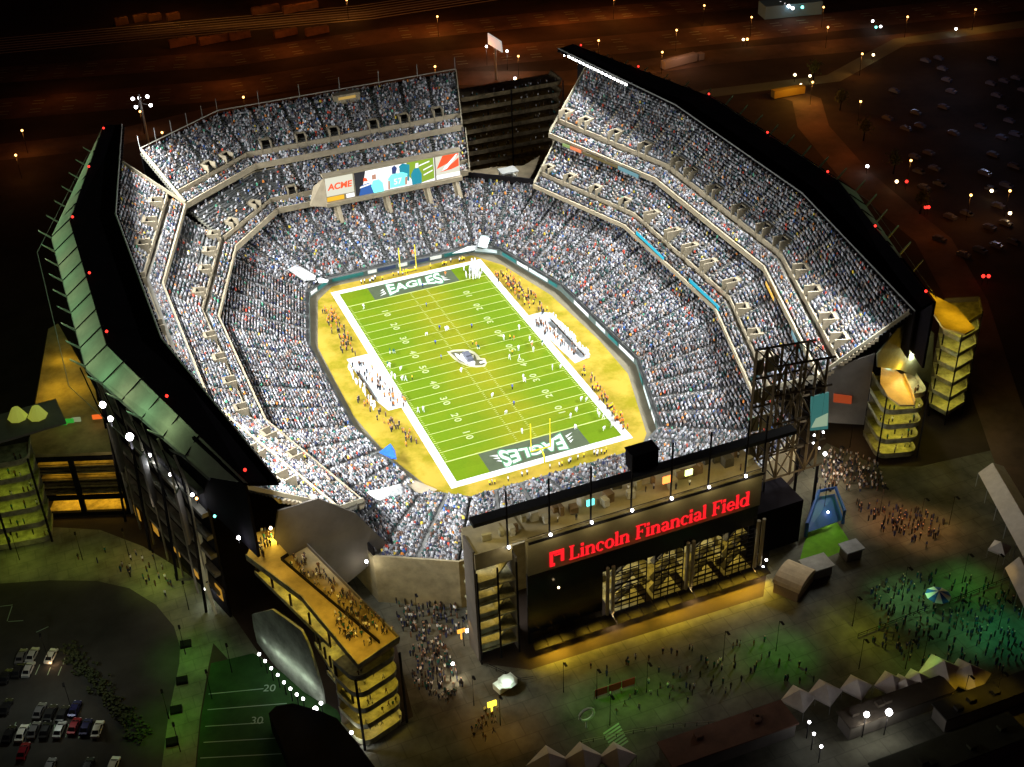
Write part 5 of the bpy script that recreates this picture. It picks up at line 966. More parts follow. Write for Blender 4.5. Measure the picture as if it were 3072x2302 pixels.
# people walking outside and on the decks
def crowd_on(n_, poly, z, label, group, tops=('black', 'black', 'brown', 'grey', 'green', 'navy', 'white'), sc=1.08):
    P = [at(a, c, z) for a, c in poly]; xs = [p.x for p in P]; ys = [p.y for p in P]; k = 0
    while k < n_:
        x, y = random.uniform(min(xs), max(xs)), random.uniform(min(ys), max(ys)); ins = False; j = len(P)-1
        for i in range(len(P)):
            if (P[i].y > y) != (P[j].y > y) and x < (P[j].x-P[i].x)*(y-P[i].y)/(P[j].y-P[i].y)+P[i].x: ins = not ins
            j = i
        if ins:
            k += 1; person(x, y, z, random.choice(['stand', 'walk', 'walk']), random.choice(tops), random.choice(['black', 'navy', 'brown']), label, group, head=random.choice([M_skin, hair, hair]), sc=sc)
crowd_on(90, [(905, 1660), (1190, 1905), (1150, 1925), (860, 1690)], 24.02, 'pedestrian in dark clothes on the orange lit elevated deck at the near left', 'pedestrians on the near left elevated deck')
crowd_on(48, [(1000, 1840), (1080, 1840), (1130, 1920), (1090, 1960), (1020, 1900)], 24.02, 'pedestrian in the dense cluster at the lower end of the orange deck', 'cluster of pedestrians at the lower end of the orange deck')
crowd_on(30, [(780, 1600), (880, 1600), (860, 1680), (760, 1670)], 24.02, 'pedestrian in dark clothes at the upper end of the orange deck', 'pedestrians at the upper end of the orange deck')
crowd_on(210, [(1130, 1740), (1420, 1780), (1420, 1850), (1300, 1960), (1210, 1900)], -.28, 'pedestrian on the plaza between the orange deck and the headhouse', 'pedestrians between the deck and the headhouse')
crowd_on(130, [(1230, 1950), (1330, 1930), (1390, 2060), (1340, 2120), (1240, 2060)], -.28, 'pedestrian on the warm lit crowded steps left of the headhouse', 'pedestrians on the steps left of the headhouse')
crowd_on(190, [(2490, 1350), (2630, 1390), (2660, 1480), (2440, 1470)], -.28, 'pedestrian on the plaza below the right hand grey end wall', 'pedestrians below the right grey end wall', tops=('black', 'brown', 'grey', 'white', 'tan'))
crowd_on(110, [(2560, 1500), (2740, 1530), (2840, 1570), (2790, 1650), (2600, 1580)], -.28, 'pedestrian in the brownish light pool at the right', 'pedestrians in the brown light pool at the right', tops=('black', 'navy', 'black'))
crowd_on(270, [(2600, 1760), (2800, 1720), (3050, 1760), (3070, 2000), (2900, 2050), (2620, 1950)], -.28, 'pedestrian in dark clothes on the green lit plaza', 'pedestrians on the green lit plaza', tops=('black', 'green', 'navy', 'black'))
crowd_on(80, [(1750, 2000), (2300, 1900), (2450, 2050), (1850, 2150)], -.28, 'pedestrian on the dim green plaza in front of the headhouse', 'pedestrians in front of the headhouse')
crowd_on(22, [(1440, 2140), (1500, 2130), (1480, 2220), (1400, 2230)], -.28, 'pedestrian near the small yellow sign at the bottom middle', 'pedestrians near the small yellow sign')
crowd_on(26, [(160, 1650), (440, 1650), (560, 1760), (520, 1830), (400, 1740)], -.27, 'pedestrian on the curved yellow green walkway at the left', 'pedestrians on the curved walkway')
crowd_on(14, [(2830, 2110), (3050, 2100), (3050, 2130), (2850, 2140)], -.28, 'pedestrian in the yellow lit covered place at the lower right', 'pedestrians in the yellow lit place at the lower right')
for i in range(26): person(random.uniform(-30, 26), FY+random.uniform(1.5, 14), 31.26, random.choice(['stand', 'walk']), random.choice(['black', 'brown', 'grey', 'white']), 'black', 'person on the lit terrace above the red sign', 'people on the terrace above the sign', head=hair)
for a_, d_, n_, L_, dp_, z_ in TOW:
    for _ in range(int(L_*.55)): q = a_+d_*random.uniform(.8, L_-.8)+n_*random.uniform(.7, min(4, dp_-1)); person(q.x, q.y, z_+.01, random.choice(['stand', 'walk']), random.choice(['black', 'brown', 'grey', 'white', 'green']), 'black', 'person walking on one of the lit ramp levels', 'people on the ramp levels', head=hair)
# ================================================================== SPECTATORS
A_ = np.concatenate(CROWD); rng.shuffle(A_)
HC = {id(M_skin): (.42, .26, .19), id(hair): (.05, .035, .025)}
SPEC.sort(key=lambda s_: (Vector(s_[:3])-Vector(CL)).length-s_[12]); REST = SPEC[300:]
for s_ in SPEC[:300]: make_person(*s_)
TC = {k: tuple(m.node_tree.nodes['Principled BSDF'].inputs['Base Color'].default_value)[:3] for k, m in TOPS.items()}
PAL = np.array([[.50, .52, .57], [.34, .35, .385], [.23, .235, .255], [.08, .08, .09], [.03, .08, .08], [.04, .05, .11], [.15, .09, .07], [.34, .28, .23], [.5, .07, .04], [.75, .26, .05], [.75, .58, .06], [.05, .14, .42], [.1, .4, .25]]); PW = np.array([.15, .16, .20, .185, .09, .06, .065, .045, .018, .009, .005, .008, .004]); PW /= PW.sum()
tops_ = rng.choice(len(PAL), len(A_), p=PW)
n = len(A_); print('SPECTATORS', n, 'PERSONS', len(SPEC))
st = rng.random(n) < .3
bw, bd, h0, h1 = .275*rng.uniform(.85, 1.15, n), .17*np.ones(n), np.where(st, .55, .42), np.where(st, 1.42, 1.02)+rng.normal(0, .06, n)
cs, sn = np.cos(A_[:, 3]), np.sin(A_[:, 3])
tmpl = [(-1, -1, 0, 1.1), (1, -1, 0, 1.1), (1, 1, 0, 1.4), (-1, 1, 0, 1.4), (-1, -1, 1, .85), (1, -1, 1, .85), (1, 1, 1, .85), (-1, 1, 1, .85)]
V = np.zeros((n, 14, 3))
for j, (sx_, sy_, tz, kx) in enumerate(tmpl):
    lx, ly = sx_*bw*kx, sy_*bd*kx; V[:, j, 0] = A_[:, 0]+lx*cs-ly*sn; V[:, j, 1] = A_[:, 1]+lx*sn+ly*cs; V[:, j, 2] = A_[:, 2]+(h1 if tz else h0)
hr = .15; hc = h1+.17
for j, (dx, dy, dz) in enumerate([(0, 0, -1.1), (1, 0, 0), (0, 1, 0), (-1, 0, 0), (0, -1, 0), (0, 0, 1.1)]):
    V[:, 8+j, 0] = A_[:, 0]+hr*(dx*cs-dy*sn); V[:, 8+j, 1] = A_[:, 1]+hr*(dx*sn+dy*cs); V[:, 8+j, 2] = A_[:, 2]+hc+hr*dz
quads = np.array([(4, 5, 6, 7), (0, 1, 5, 4), (1, 2, 6, 5), (2, 3, 7, 6), (3, 0, 4, 7)]); tris = np.array([(8, 10, 9), (8, 11, 10), (8, 12, 11), (8, 9, 12), (13, 9, 10), (13, 10, 11), (13, 11, 12), (13, 12, 9)])
E_ = []
for q in REST:
    zt_ = 1.45 if q[3] != 'sit' else 1.0; c_, s_2 = math.cos(q[8]), math.sin(q[8])
    E_.append((q[0], q[1], q[2], q[8], zt_*q[10], q[4], q[5], q[9], q[10]))
V2 = []; F2 = []; C2 = []
for (x, y, z, yw, zt_, tp, tr, hd_, sc) in E_:
    def bx_(w0, d0, w1, d1, za, zb_, col):
        k = len(V2)
        for w_, d_, zz in ((w0, d0, za), (w1, d1, zb_)):
            for sx_, sy_ in ((-1, -1), (1, -1), (1, 1), (-1, 1)):
                lx, ly = sx_*w_, sy_*d_; V2.append((x+lx*math.cos(yw)-ly*math.sin(yw), y+lx*math.sin(yw)+ly*math.cos(yw), z+zz))
        F2.extend([(k+4, k+5, k+6, k+7), (k, k+1, k+5, k+4), (k+1, k+2, k+6, k+5), (k+2, k+3, k+7, k+6), (k+3, k, k+4, k+7)]); C2.extend([col]*5)
    bx_(.12, .10, .17, .14, 0, zt_*.6, TC[tr]); bx_(.19, .13, .25, .15, zt_*.6, zt_, TC[tp]); hc_ = HC.get(id(hd_), (.75, .76, .8) if hd_ is H_wh else (.3, .2, .15)); bx_(.09, .10, .11, .11, zt_+.06, zt_+.32, hc_)
base = (np.arange(n)*14)[:, None, None]; loops = np.concatenate([(base+quads).reshape(n, -1), (base+tris).reshape(n, -1)], axis=1).ravel()
sizes = np.tile(np.array([4]*5+[3]*8), n); starts = np.concatenate([[0], np.cumsum(sizes)[:-1]])
nv, nl = n*14, len(loops)
if V2:
    Vall = np.concatenate([V.reshape(-1, 3), np.array(V2)]); loops = np.concatenate([loops, (np.array(F2)+nv).ravel()]); sizes = np.concatenate([sizes, np.full(len(F2), 4)]); starts = np.concatenate([starts, nl+4*np.arange(len(F2))])
else: Vall = V.reshape(-1, 3)
me = bpy.data.meshes.new('crowd'); me.vertices.add(len(Vall)); me.vertices.foreach_set('co', Vall.ravel()); me.loops.add(len(loops)); me.loops.foreach_set('vertex_index', loops.astype(np.int32)); me.polygons.add(len(sizes)); me.polygons.foreach_set('loop_start', starts.astype(np.int32)); me.polygons.foreach_set('loop_total', sizes.astype(np.int32)); me.update(calc_edges=True)
hd = np.array([[.42, .29, .24], [.18, .12, .09], [.06, .05, .045], [.46, .49, .54], [.02, .08, .07], [.02, .02, .03]])[rng.choice(6, n, p=[.26, .12, .24, .16, .12, .10])]
cl_ = 1+.16*np.sin(A_[:, 0]*.21+2*np.sin(A_[:, 1]*.07))*np.sin(A_[:, 1]*.17+A_[:, 2]*.3)+.10*np.sin(A_[:, 0]*.6)*np.sin(A_[:, 1]*.55); sec_ = rng.uniform(.80, 1.2, 4000)[(np.floor(np.arctan2(A_[:, 1], A_[:, 0])*9)+40).astype(int)*4+A_[:, 4].astype(int)+400*(A_[:, 2] > 33)]; cl_ = cl_*sec_; colr = PAL[tops_]*(rng.uniform(.8, 1.2, n)*cl_)[:, None]; fc = np.ones((n, 13, 4)); fc[:, :5, :3] = colr[:, None, :]; fc[:, 5:, :3] = hd[:, None, :]
at_ = me.attributes.new('tint', 'FLOAT_COLOR', 'FACE'); at_.data.foreach_set('color', np.concatenate([fc.reshape(-1, 4), np.array([(*c, 1) for c in C2]).reshape(-1, 4)]).ravel())
me.materials.append(mat('crowd_cloth', (.3, .3, .3), .85, attr='tint')); o = bpy.data.objects.new('crowd', me); C.objects.link(o); tag(o, 'tens of thousands of spectators packed into every tier around the field', 'crowd', kind='stuff')

# ================================================================== CARS
def make_car(x=0, y=0):
    t = thing('parked_car', 'x', 'car', (0, 0, 0)); b = MB()
    prof = [(-2.25, .35), (-2.3, .75), (-1.35, .95), (-.6, 1.42), (1.0, 1.45), (1.75, .98), (2.2, .9), (2.25, .4)]
    n_ = len(prof); vs = []
    for sx_ in (-.88, .88): vs += [(sx_*(.82 if z > 1.2 else 1), yy, z) for yy, z in prof]
    b.add(vs, [tuple(range(n_-1, -1, -1)), tuple(range(n_, 2*n_))]+[(i, (i+1) % n_, n_+(i+1) % n_, n_+i) for i in range(n_)]); b.build('body', mat('car_paint', (.6, .6, .62), .3, metal=.3), t)
    for P in ([(-.68, -1.30, .985), (.68, -1.30, .985), (.62, -.66, 1.41), (-.62, -.66, 1.41)], [(.68, 1.70, 1.03), (-.68, 1.70, 1.03), (-.62, 1.05, 1.44), (.62, 1.05, 1.44)]):
        b = MB(); b.slab(P, .03); b.build('windscreen', M_black, t)
    for s in (-1, 1):
        b = MB(); b.slab([(s*.89, -1.1, 1.0), (s*.89, 1.5, 1.02), (s*.77, .95, 1.38), (s*.77, -.55, 1.38)], .03); b.build('side_window', M_black, t)
        for yy in (-1.4, 1.4): b = MB(); b.tube([(s*.75, yy, .33), (s*.93, yy, .33)], .33, 10); b.build('wheel', M_dark, t)
        b = MB(); b.box(s*.62, -2.29, .68, .35, .08, .16); b.build('headlight', mat('headlight_glass', (.8, .8, .8), .2), t)
    return t
car0 = make_car(); CP = {k: mat('car_'+k, c, .28, metal=.2) for k, c in dict(white=(.75, .76, .72), silver=(.42, .44, .45), black=(.02, .02, .022), maroon=(.22, .01, .02), navy=(.02, .02, .09), grey=(.15, .15, .16)).items()}
K6 = 670/2212; cars = [(215, 1320, 'white'), (335, 1290, 'grey'), (450, 1290, 'black'), (590, 1285, 'silver'), (735, 1250, 'maroon'), (850, 1260, 'navy'), (965, 1280, 'white'), (210, 560, 'grey'), (320, 545, 'silver'), (505, 555, 'white'), (280, 690, 'silver'), (180, 700, 'black'), (60, 760, 'black'), (90, 1330, 'black'), (620, 1130, 'black'), (740, 1080, 'navy'), (500, 1120, 'black'), (390, 1100, 'grey'), (1120, 1640, 'white'), (870, 1650, 'black'), (490, 1655, 'grey'), (60, 1060, 'black'), (230, 1500, 'maroon')]
ordn = ['leftmost bright white', 'second', 'third', 'fourth', 'fifth', 'sixth', 'rightmost white']
first = True
for i, (a, c, cl) in enumerate(cars):
    g = at(a*K6, 1800+c*K6, .4)
    lb = ('%s %scar of the nearest full parking row at the lower left' % (ordn[i], '' if 'white' in ordn[i] else cl+' ') if i < 7 else {7: 'grey car left of a silver car in the upper parking row', 8: 'silver car beside the white car with lit lamps', 9: 'white car with its lamps lit in the upper parking row', 10: 'silver car alone behind the lit white car', 11: 'black car just left of the lone silver car', 12: 'black car near the left picture edge', 13: 'black car left of the leftmost white one', 14: 'black car behind the silver one of the full row', 15: 'navy car behind the maroon one of the full row', 16: 'black car behind the gap of the full row', 17: 'grey car at the left end of the second row', 18: 'pale van like car cut by the bottom edge', 19: 'black car cut by the bottom edge', 20: 'grey car at the bottom edge further left', 21: 'black car at the left edge behind the full row', 22: 'maroon car standing across below the white one'}[i])
    c_ = {'body': {0: CP[cl]}}
    r = dup(car0, (g.x, g.y, -.27), 2.72+random.uniform(-.05, .05), lb, 'cars parked at the lower left', mats=c_); r['category'] = 'car'
    if i == 9:
        for px, py in ((490, 615), (550, 598)): q = at(px*K6, 1800+py*K6, .5); point('headlight_beam', (q.x, q.y-.6, .6), 60, (1, .6, .3), .2)
for ch in list(car0.children): bpy.data.objects.remove(ch)
bpy.data.objects.remove(car0)
for i, (px, py, cc) in enumerate([(520, 570, 0), (350, 590, 1)][:0]): pass
point('parking_wash_light', (at(150, 2100).x, at(150, 2100).y, 16), 2400, (.9, 1, .85), .4)
b = MB()
for (x0, y0, x1, y1) in [(350, 740, 395, 640), (470, 745, 500, 670), (575, 750, 610, 660), (640, 580, 625, 640), (70, 210, 120, 60), (0, 65, 125, 50), (80, 215, 230, 205), (360, 320, 480, 265), (130, 1290, 160, 1210), (270, 1340, 300, 1220), (520, 1350, 545, 1230), (650, 1360, 680, 1230), (780, 1370, 810, 1240), (900, 1370, 925, 1240)]:
    p, q = at(x0*K6, 1800+y0*K6, -.27), at(x1*K6, 1800+y1*K6, -.27); d = (q-p).normalized()*.09; m_ = Vector((-d.y, d.x, 0)); b.quad(p-m_, q-m_, q+m_, p+m_)
struct('parking_lines', b, MATS['faded_paint'])
b = MB()   # planted divider
for i, (a, c) in enumerate([(700, 500), (760, 590), (830, 680), (920, 770), (1000, 880), (1080, 980), (1180, 1090), (1260, 1180), (1380, 1320)]):
    g = at(a*K6, 1800+c*K6, 0)
    for k in range(40): q = g+Vector((random.gauss(0, 1.2), random.gauss(0, 1.2), 0)); b.box(q.x, q.y, random.uniform(0, .6), .5, .5, .4, random.random()*3)
tag(b.build('ground_cover', mat('shrub_leaf', (.04, .05, .02), .9, .5, 2.)), None, None, kind='stuff')
for k, (px, py) in enumerate([(557, 1933), (546, 2042), (528, 2130), (516, 2226)]):
    g = at(px, py, 0); b = MB(); b.box(g.x, g.y, .05, 2.5, 2.1, .6, -.15); b.box(g.x, g.y, .38, 2.2, 1.8, .12, -.15); tag(b.build('planter', M_dark), ('farthest', 'second', 'third', 'nearest')[k]+' dark square planter in the row on the green lit path', 'planter', 'dark planters on the path')
# ================================================================== TENTS AND PLAZA THINGS
M_tent = mat('tent_cloth', (.5, .46, .42), .8, .12, .6)
def tent(px, py, w_, h_, label, rot=0., m=M_tent, group=None, base=2.6):
    g = at(px, py, base); t = thing('tent', label, 'tent', (g.x, g.y, -.28), group); b = MB(); c, s = math.cos(rot), math.sin(rot); P = [(g.x+(dx*c-dy*s)*w_/2, g.y+(dx*s+dy*c)*w_/2, base) for dx, dy in ((-1, -1), (1, -1), (1, 1), (-1, 1))]
    b.add(P+[(g.x, g.y, base+h_)]+[(x, y, z-.5) for x, y, z in P], [(0, 1, 4), (1, 2, 4), (2, 3, 4), (3, 0, 4), (5, 6, 1, 0), (6, 7, 2, 1), (7, 8, 3, 2), (8, 5, 0, 3)]); b.build('tent_roof', m, t)
    b = MB(); [b.tube([(x, y, -.28), (x, y, base)], .07, 4) for x, y, z in P]; b.build('pole', M_steel, t)
k5 = 800/2211
TN = [(1400+680*k5, 1700+1630*k5, 8, 'leftmost of three peaked tents cut by the bottom edge in the middle'), (1400+965*k5, 1700+1600*k5, 8, 'middle of three peaked tents cut by the bottom edge'), (1400+1245*k5, 1700+1580*k5, 7, 'rightmost of three peaked tents at the bottom edge by the white stripes'), (2272+820*k5, 1702+990*k5, 6, 'faint pinkish peaked tent third from the left in the right hand row'), (2272+1110*k5, 1702+965*k5, 6.5, 'peaked tent left of the yellowish one in the right hand row'), (2272+1220*k5, 1702+990*k5, 6.5, 'yellowish peaked tent in the middle of the right hand row'), (2272+1330*k5, 1702+955*k5, 7, 'small pale green peaked tent right of the yellowish one'), (2272+1530*k5, 1702+880*k5, 10, 'largest bright green lit peaked tent of the right hand row'), (2272+1745*k5, 1702+900*k5, 9, 'dark peaked tent right of the largest green one'), (2272+340*k5, 1702+1085*k5, 6.5, 'dim peaked tent at the left end of the right hand row'), (2272+560*k5, 1702+1035*k5, 6.5, 'dim peaked tent second from the left of the right hand row'), (2272+2010*k5, 1300+950*k5, 5, 'small white tent beside the long marquee at the right edge')]
for px, py, w_, lb in TN: tent(px, py, w_*.82, w_*.38, lb, rot=.5, group='peaked tents')
g = at(2815, 1785, 3); t = thing('parasol', 'large blue and white segmented parasol on the green lit plaza', 'parasol', (g.x, g.y, -.28))
for k in range(10):
    a0, a1 = k*math.pi/5, (k+1)*math.pi/5; b = MB(); b.add([(g.x, g.y, 4.2), (g.x+2.9*math.cos(a0), g.y+2.9*math.sin(a0), 2.9), (g.x+2.9*math.cos(a1), g.y+2.9*math.sin(a1), 2.9)], [(0, 1, 2)]); b.build('panel', mat('parasol_blue', (.02, .12, .5), .7) if k % 2 else mat('parasol_white', (.75, .78, .8), .7), t)
b = MB(); b.tube([(g.x, g.y, -.28), (g.x, g.y, 4.2)], .08, 5); b.build('pole', M_steel, t)
def marquee(pix, z, label, hroof=2.2):
    P = [at(a, c, z) for a, c in pix]; t = thing('marquee', label, 'marquee', (P[0].x, P[0].y, -.28)); mid = [(P[0]+P[3])/2+Vector((0, 0, hroof)), (P[1]+P[2])/2+Vector((0, 0, hroof))]; b = MB(); b.slab([P[0], P[1], mid[1], mid[0]], .1); b.slab([mid[0], mid[1], P[2], P[3]], .1); b.build('roof', M_tent, t)
    for i in range(6):
        for A0, B0 in ((P[0], P[1]), (P[3], P[2])): q = A0.lerp(B0, i/5); b = MB(); b.tube([(q.x, q.y, -.28), tuple(q)], .12, 4); b.build('leg', M_steel, t)
marquee([(2935, 1420), (3080, 1690), (3160, 1640), (3010, 1400)], 4, 'long pale ridged marquee roof along the right picture edge')
marquee([(3015, 1705), (3110, 1900), (3200, 1880), (3090, 1680)], 4, 'second pale marquee roof low at the right picture edge')
g = at(2384, 1720, 4); t = thing('pavilion', 'beige pavilion with rounded roof right of the headhouse', 'pavilion', (g.x, g.y, -.28)); b = MB(); prof = [(4.6*math.cos(a), 2.8+1.9*math.sin(a)) for a in np.linspace(0, math.pi, 9)]
fr = []; rot = .55
for yy in (-3.4, 3.4): fr += [(g.x+x*math.cos(rot)-yy*math.sin(rot), g.y+x*math.sin(rot)+yy*math.cos(rot), z) for x, z in prof]
b.add(fr, [(i, i+1, i+10, i+9) for i in range(8)]+[tuple(range(8, -1, -1)), tuple(range(9, 18))]); b.build('roof', mat('pavilion_cloth', (.42, .33, .2), .8, .2, .5), t, smooth=False); b = MB(); b.box(g.x, g.y, 1.2, 8.6, 6.2, 3.0, rot); b.build('wall', mat('pavilion_wall', (.2, .14, .08), .9), t)
gpoly('small_turf_pitch', [(2420, 1600), (2510, 1565), (2560, 1640), (2440, 1690), (2400, 1680)], -.262, mat('bright_turf', (.10, .26, .01), .95, .2, .5))
b = MB(); q = [at(a, c, 1) for a, c in [(2418, 1600), (2450, 1520), (2500, 1510), (2530, 1560)]]
b.tube([q[0]-Vector((0, 0, 1)), q[0]+Vector((0, 0, 3)), q[1]+Vector((0, 0, 5)), q[2]+Vector((0, 0, 5)), q[3]+Vector((0, 0, 3)), q[3]-Vector((0, 0, 1))], .5, 6); b.slab([q[0], q[3], q[2]+Vector((0, 0, 3)), q[1]+Vector((0, 0, 3))], .2); tag(b.build('inflatable_goal', mat('inflatable_blue', (.01, .06, .25), .5)), 'dark blue inflatable frame behind the small bright turf pitch', 'inflatable')
for (px, py, w_, d_, h_, cl, lb) in ((2185, 2200, 29, 7, 4, (.10, .05, .035), 'long low building with reddish roof at the bottom right of centre'), (2690, 2105, 26, 5, 4, (.05, .04, .03), 'dark long roof behind the two large floodlights'), (2960, 2085, 24, 5, 4, (.02, .02, .02), 'dark canopy roof above the yellow lit place at the lower right'), (2850, 2250, 34, 7, 4, (.03, .035, .02), 'dark low roof at the bottom right corner'), (2450, 1690, 7, 5, 3, (.3, .3, .28), 'small boxy white trailer beside the turf pitch'), (2555, 1640, 5, 4, 3, (.3, .32, .34), 'silver parked van right of the turf pitch')):
    g = at(px, py, h_); t = thing('low_building', lb, 'building' if w_ > 8 else 'trailer', (g.x, g.y, -.28)); b = MB(); b.box(g.x, g.y, h_/2-.2, w_-.8, d_-.8, h_-.3, -.02); b.build('wall', M_grey, t)
    b = MB(); b.box(g.x, g.y, h_, w_, d_, .35, -.02); [b.box(g.x+random.uniform(-.45, .45)*w_, g.y+random.uniform(-.3, .3)*d_, h_+.5, 1.6, 1.4, .8) for _ in range(int(w_/8))]; b.build('roof', mat('roof_%d' % int(px), cl, .9, .25, .3), t)
pz = [at(a, c, 5) for a, c in [(806, 2142), (828, 2120), (878, 2112), (960, 2135), (1011, 2157), (1075, 2235), (1130, 2310), (1180, 2420), (860, 2420), (868, 2300), (840, 2220)]]
t = thing('dark_roofed_building', 'unlit black flat roofed building covering the right part of the practice field', 'building', tuple(pz[0])); b = MB(); b.prism(ccw([tuple(p[:2]) for p in pz]), 4.6, 5.2); b.build('roof', M_roof, t); b = MB(); b.prism(ccw([tuple(p[:2]) for p in pz]), -.3, 4.59); b.build('wall', M_dark, t)
for i, (pp, lb) in enumerate([([(2575, 1902), (2690, 1858), (2790, 1818)], 'thin dark crowd barrier crossing the green plaza left of the parasol'), ([(2850, 1800), (2940, 1765), (3030, 1730)], 'thin dark crowd barrier right of the parasol'), ([(1745, 2222), (1900, 2190), (2020, 2172), (2200, 2160)], 'long low barrier along the bottom of the dim plaza'), ([(1460, 1990), (1560, 2035), (1600, 2030)], 'short dark barrier at the corner below the headhouse')]):
    t = thing('crowd_barrier', lb, 'barrier', tuple(at(*pp[0], 0))); P_ = [at(a, c, .9) for a, c in pp]; b = MB(); b.tube(P_, .09, 4); b.tube([p-Vector((0, 0, .6)) for p in P_], .06, 4); b.build('rail', M_dark if i != 2 else M_rail, t)
    for p, q in zip(P_[:-1], P_[1:]):
        for j in range(int((q-p).length/2.5)): r_ = p+(q-p).normalized()*j*2.5; b = MB(); b.tube([(r_.x, r_.y, -.28), tuple(r_)], .07, 4); b.build('upright', M_dark, t)
# zebra crossing, yellow sign, two kiosks by the stairs, vehicle shape standing for a headlight glow
b = MB(); a0 = at(1400+1195*k5, 1700+1345*k5, -.27); a1 = at(1400+1270*k5, 1700+1490*k5, -.27)
for i in range(7): p = a0.lerp(a1, i/6); q = p+(at(1480, 2210)-at(1450, 2216)).normalized()*-3.6; d = Vector((.0, .28, 0)); b.quad((p.x-2, p.y-.6-.22, -.262), (p.x+2.2, p.y+.6-.22, -.262), (p.x+2.2, p.y+.6+.22, -.262), (p.x-2, p.y-.6+.22, -.262))
struct('crossing_stripes', b, MATS['faded_paint'])
for px, py, wd_, hh, col, s_, lb in ((1476, 2112, 2.0, 1.3, (1, .75, .05), 2.5, 'bright yellow lettered sign box standing at the bottom middle'), (1384, 1893, 1.9, .9, (1, .42, .05), 1.6, 'orange half of the lit kiosk at the crowded plaza'), (1410, 1890, 2.1, .9, (1, 1, 1), 3., 'white half of the lit kiosk at the crowded plaza')):
    g = at(px, py, 2.6); b = MB(); b.box(g.x, g.y, 2.6, wd_, .4, hh); b.box(g.x, g.y+.3, 1.1, .3, .3, 2.6); tag(b.build('lit_sign', emis('lit_'+lb.split()[0]+lb.split()[1], col, s_)), lb, 'sign')
g = at(1522, 2050, 1); b = MB(); b.sphere((g.x, g.y, 1.6), 2.2, 0, .3); b.box(g.x-.4, g.y+.3, .8, 5, 2.4, 1.6, .3); tag(b.build('headlight_glow_vehicle', mat('headlight_glow_white', (.6, .68, .62), .5)), 'white vehicle built in place of a headlight glow at the corner of the yellow strip', 'vehicle'); point('added_glow_light', (g.x-.8, g.y-1.2, 3.6), 420, (.85, 1, .85), .2)  # pale vehicle shape and added lamp stand in for a headlight glow
g = at(1760, 2160, 2); b = MB(); R_ = [(g.x+1.7*math.cos(a), g.y, 3.6+1.7*math.sin(a)) for a in np.linspace(0, 2*math.pi, 14)]; b.tube(R_, .3, 5); b.tube([(g.x, g.y, -.28), (g.x, g.y, 2)], .25, 5); tag(b.build('ring_sculpture', mat('ring_white', (.6, .7, .7), .5)), 'round white ring shaped sculpture on the dim plaza at the bottom', 'sculpture')
t = thing('banner_rack', 'long low red and white banner strip standing on the dim plaza', 'banner', tuple(at(1840, 2050, 0))); ga, gb = at(1782, 2075, 2), at(1905, 2035, 2); b = MB(); b.slab([(ga.x, ga.y, .4), (gb.x, gb.y, .4), (gb.x, gb.y, 2.4), (ga.x, ga.y, 2.4)], .12); b.build('banner', mat('banner_red', (.30, .03, .06), .8), t)
for u in (0, .33, .66, 1): q = ga.lerp(gb, u); b = MB(); b.tube([(q.x, q.y-.2, -.28), (q.x, q.y-.2, 2.6)], .1, 4); b.build('post', M_steel, t)
# pale curved light column in front of the left rear wall
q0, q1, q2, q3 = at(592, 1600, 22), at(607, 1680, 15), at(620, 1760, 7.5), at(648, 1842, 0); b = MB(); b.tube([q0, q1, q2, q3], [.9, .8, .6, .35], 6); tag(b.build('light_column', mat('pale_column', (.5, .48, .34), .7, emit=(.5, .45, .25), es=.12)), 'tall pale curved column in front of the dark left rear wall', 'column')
# orange lit doorways along the left rear wall
WA, WB = (-104.3, -33), (-89.8, -84); wd = (WB[0]-WA[0], WB[1]-WA[1])
for i, (px, py, s_) in enumerate([(420, 1535, .8), (474, 1580, .55), (537, 1641, .5), (593, 1706, .5), (666, 1771, .4)]):
    g = hit(px, py, WA, wd); d = Vector((wd[0], wd[1], 0)).normalized(); n = Vector((d.y, -d.x, 0)); n = n if n.x < 0 else -n; g += n*.7; b = MB(); hw = 1.5
    b.slab([g-d*hw-Vector((0, 0, 1.9)), g+d*hw-Vector((0, 0, 1.9)), g+d*hw+Vector((0, 0, 1.7)), g-d*hw+Vector((0, 0, 1.7))], .15); tag(b.build('doorway', mat('doorway_glow', (.3, .2, .08), .8, .5, 1.5, emit=(1, .5, .05), es=.35)), ('farthest', 'second', 'third', 'fourth', 'nearest')[i]+' orange lit doorway in the row along the left rear wall', 'doorway', 'orange doorways of the left rear wall')
# ================================================================== far background things
for i, (px, py, L_) in enumerate([(362, 56, 9), (420, 46, 10), (462, 44, 9), (518, 42, 9), (795, 20, 20), (900, 14, 26), (640, 110, 20), (718, 98, 14), (855, 90, 16), (545, 118, 18), (950, 84, 16)]):
    g = at(px, py, 3); b = MB(); b.box(g.x, g.y, 1.6, L_*.75, 2.8, 3.2, .14); [b.box(g.x+dx*L_*.25, g.y, 3.35, L_*.2, 2.2, .25, .14) for dx in (-1, 0, 1)]; tag(b.build('rail_wagon', mat('wagon_paint', (.16, .09, .05), .85, .3, .3)), ['leftmost wagon of the front four in the rail yard at the top left', 'second of four close freight wagons at the top left', 'third of four close freight wagons at the top left', 'fourth of four close freight wagons at the top left', 'left long orange wagon at the top picture edge', 'right and longest orange wagon at the top picture edge', 'second wagon of the nearer rail line at the top left', 'third wagon of the nearer rail line at the top left', 'fourth wagon of the nearer rail line at the top left', 'leftmost dim wagon of the nearer rail line at the top left', 'rightmost wagon of the nearer rail line at the top left'][i], 'wagon', 'freight wagons in the rail yard')
for i in range(11): point('yard_light', (at(380+i*55, 60, 0).x, at(380+i*55, 60, 0).y-8, 9), 380, (1, .38, .06), .4)
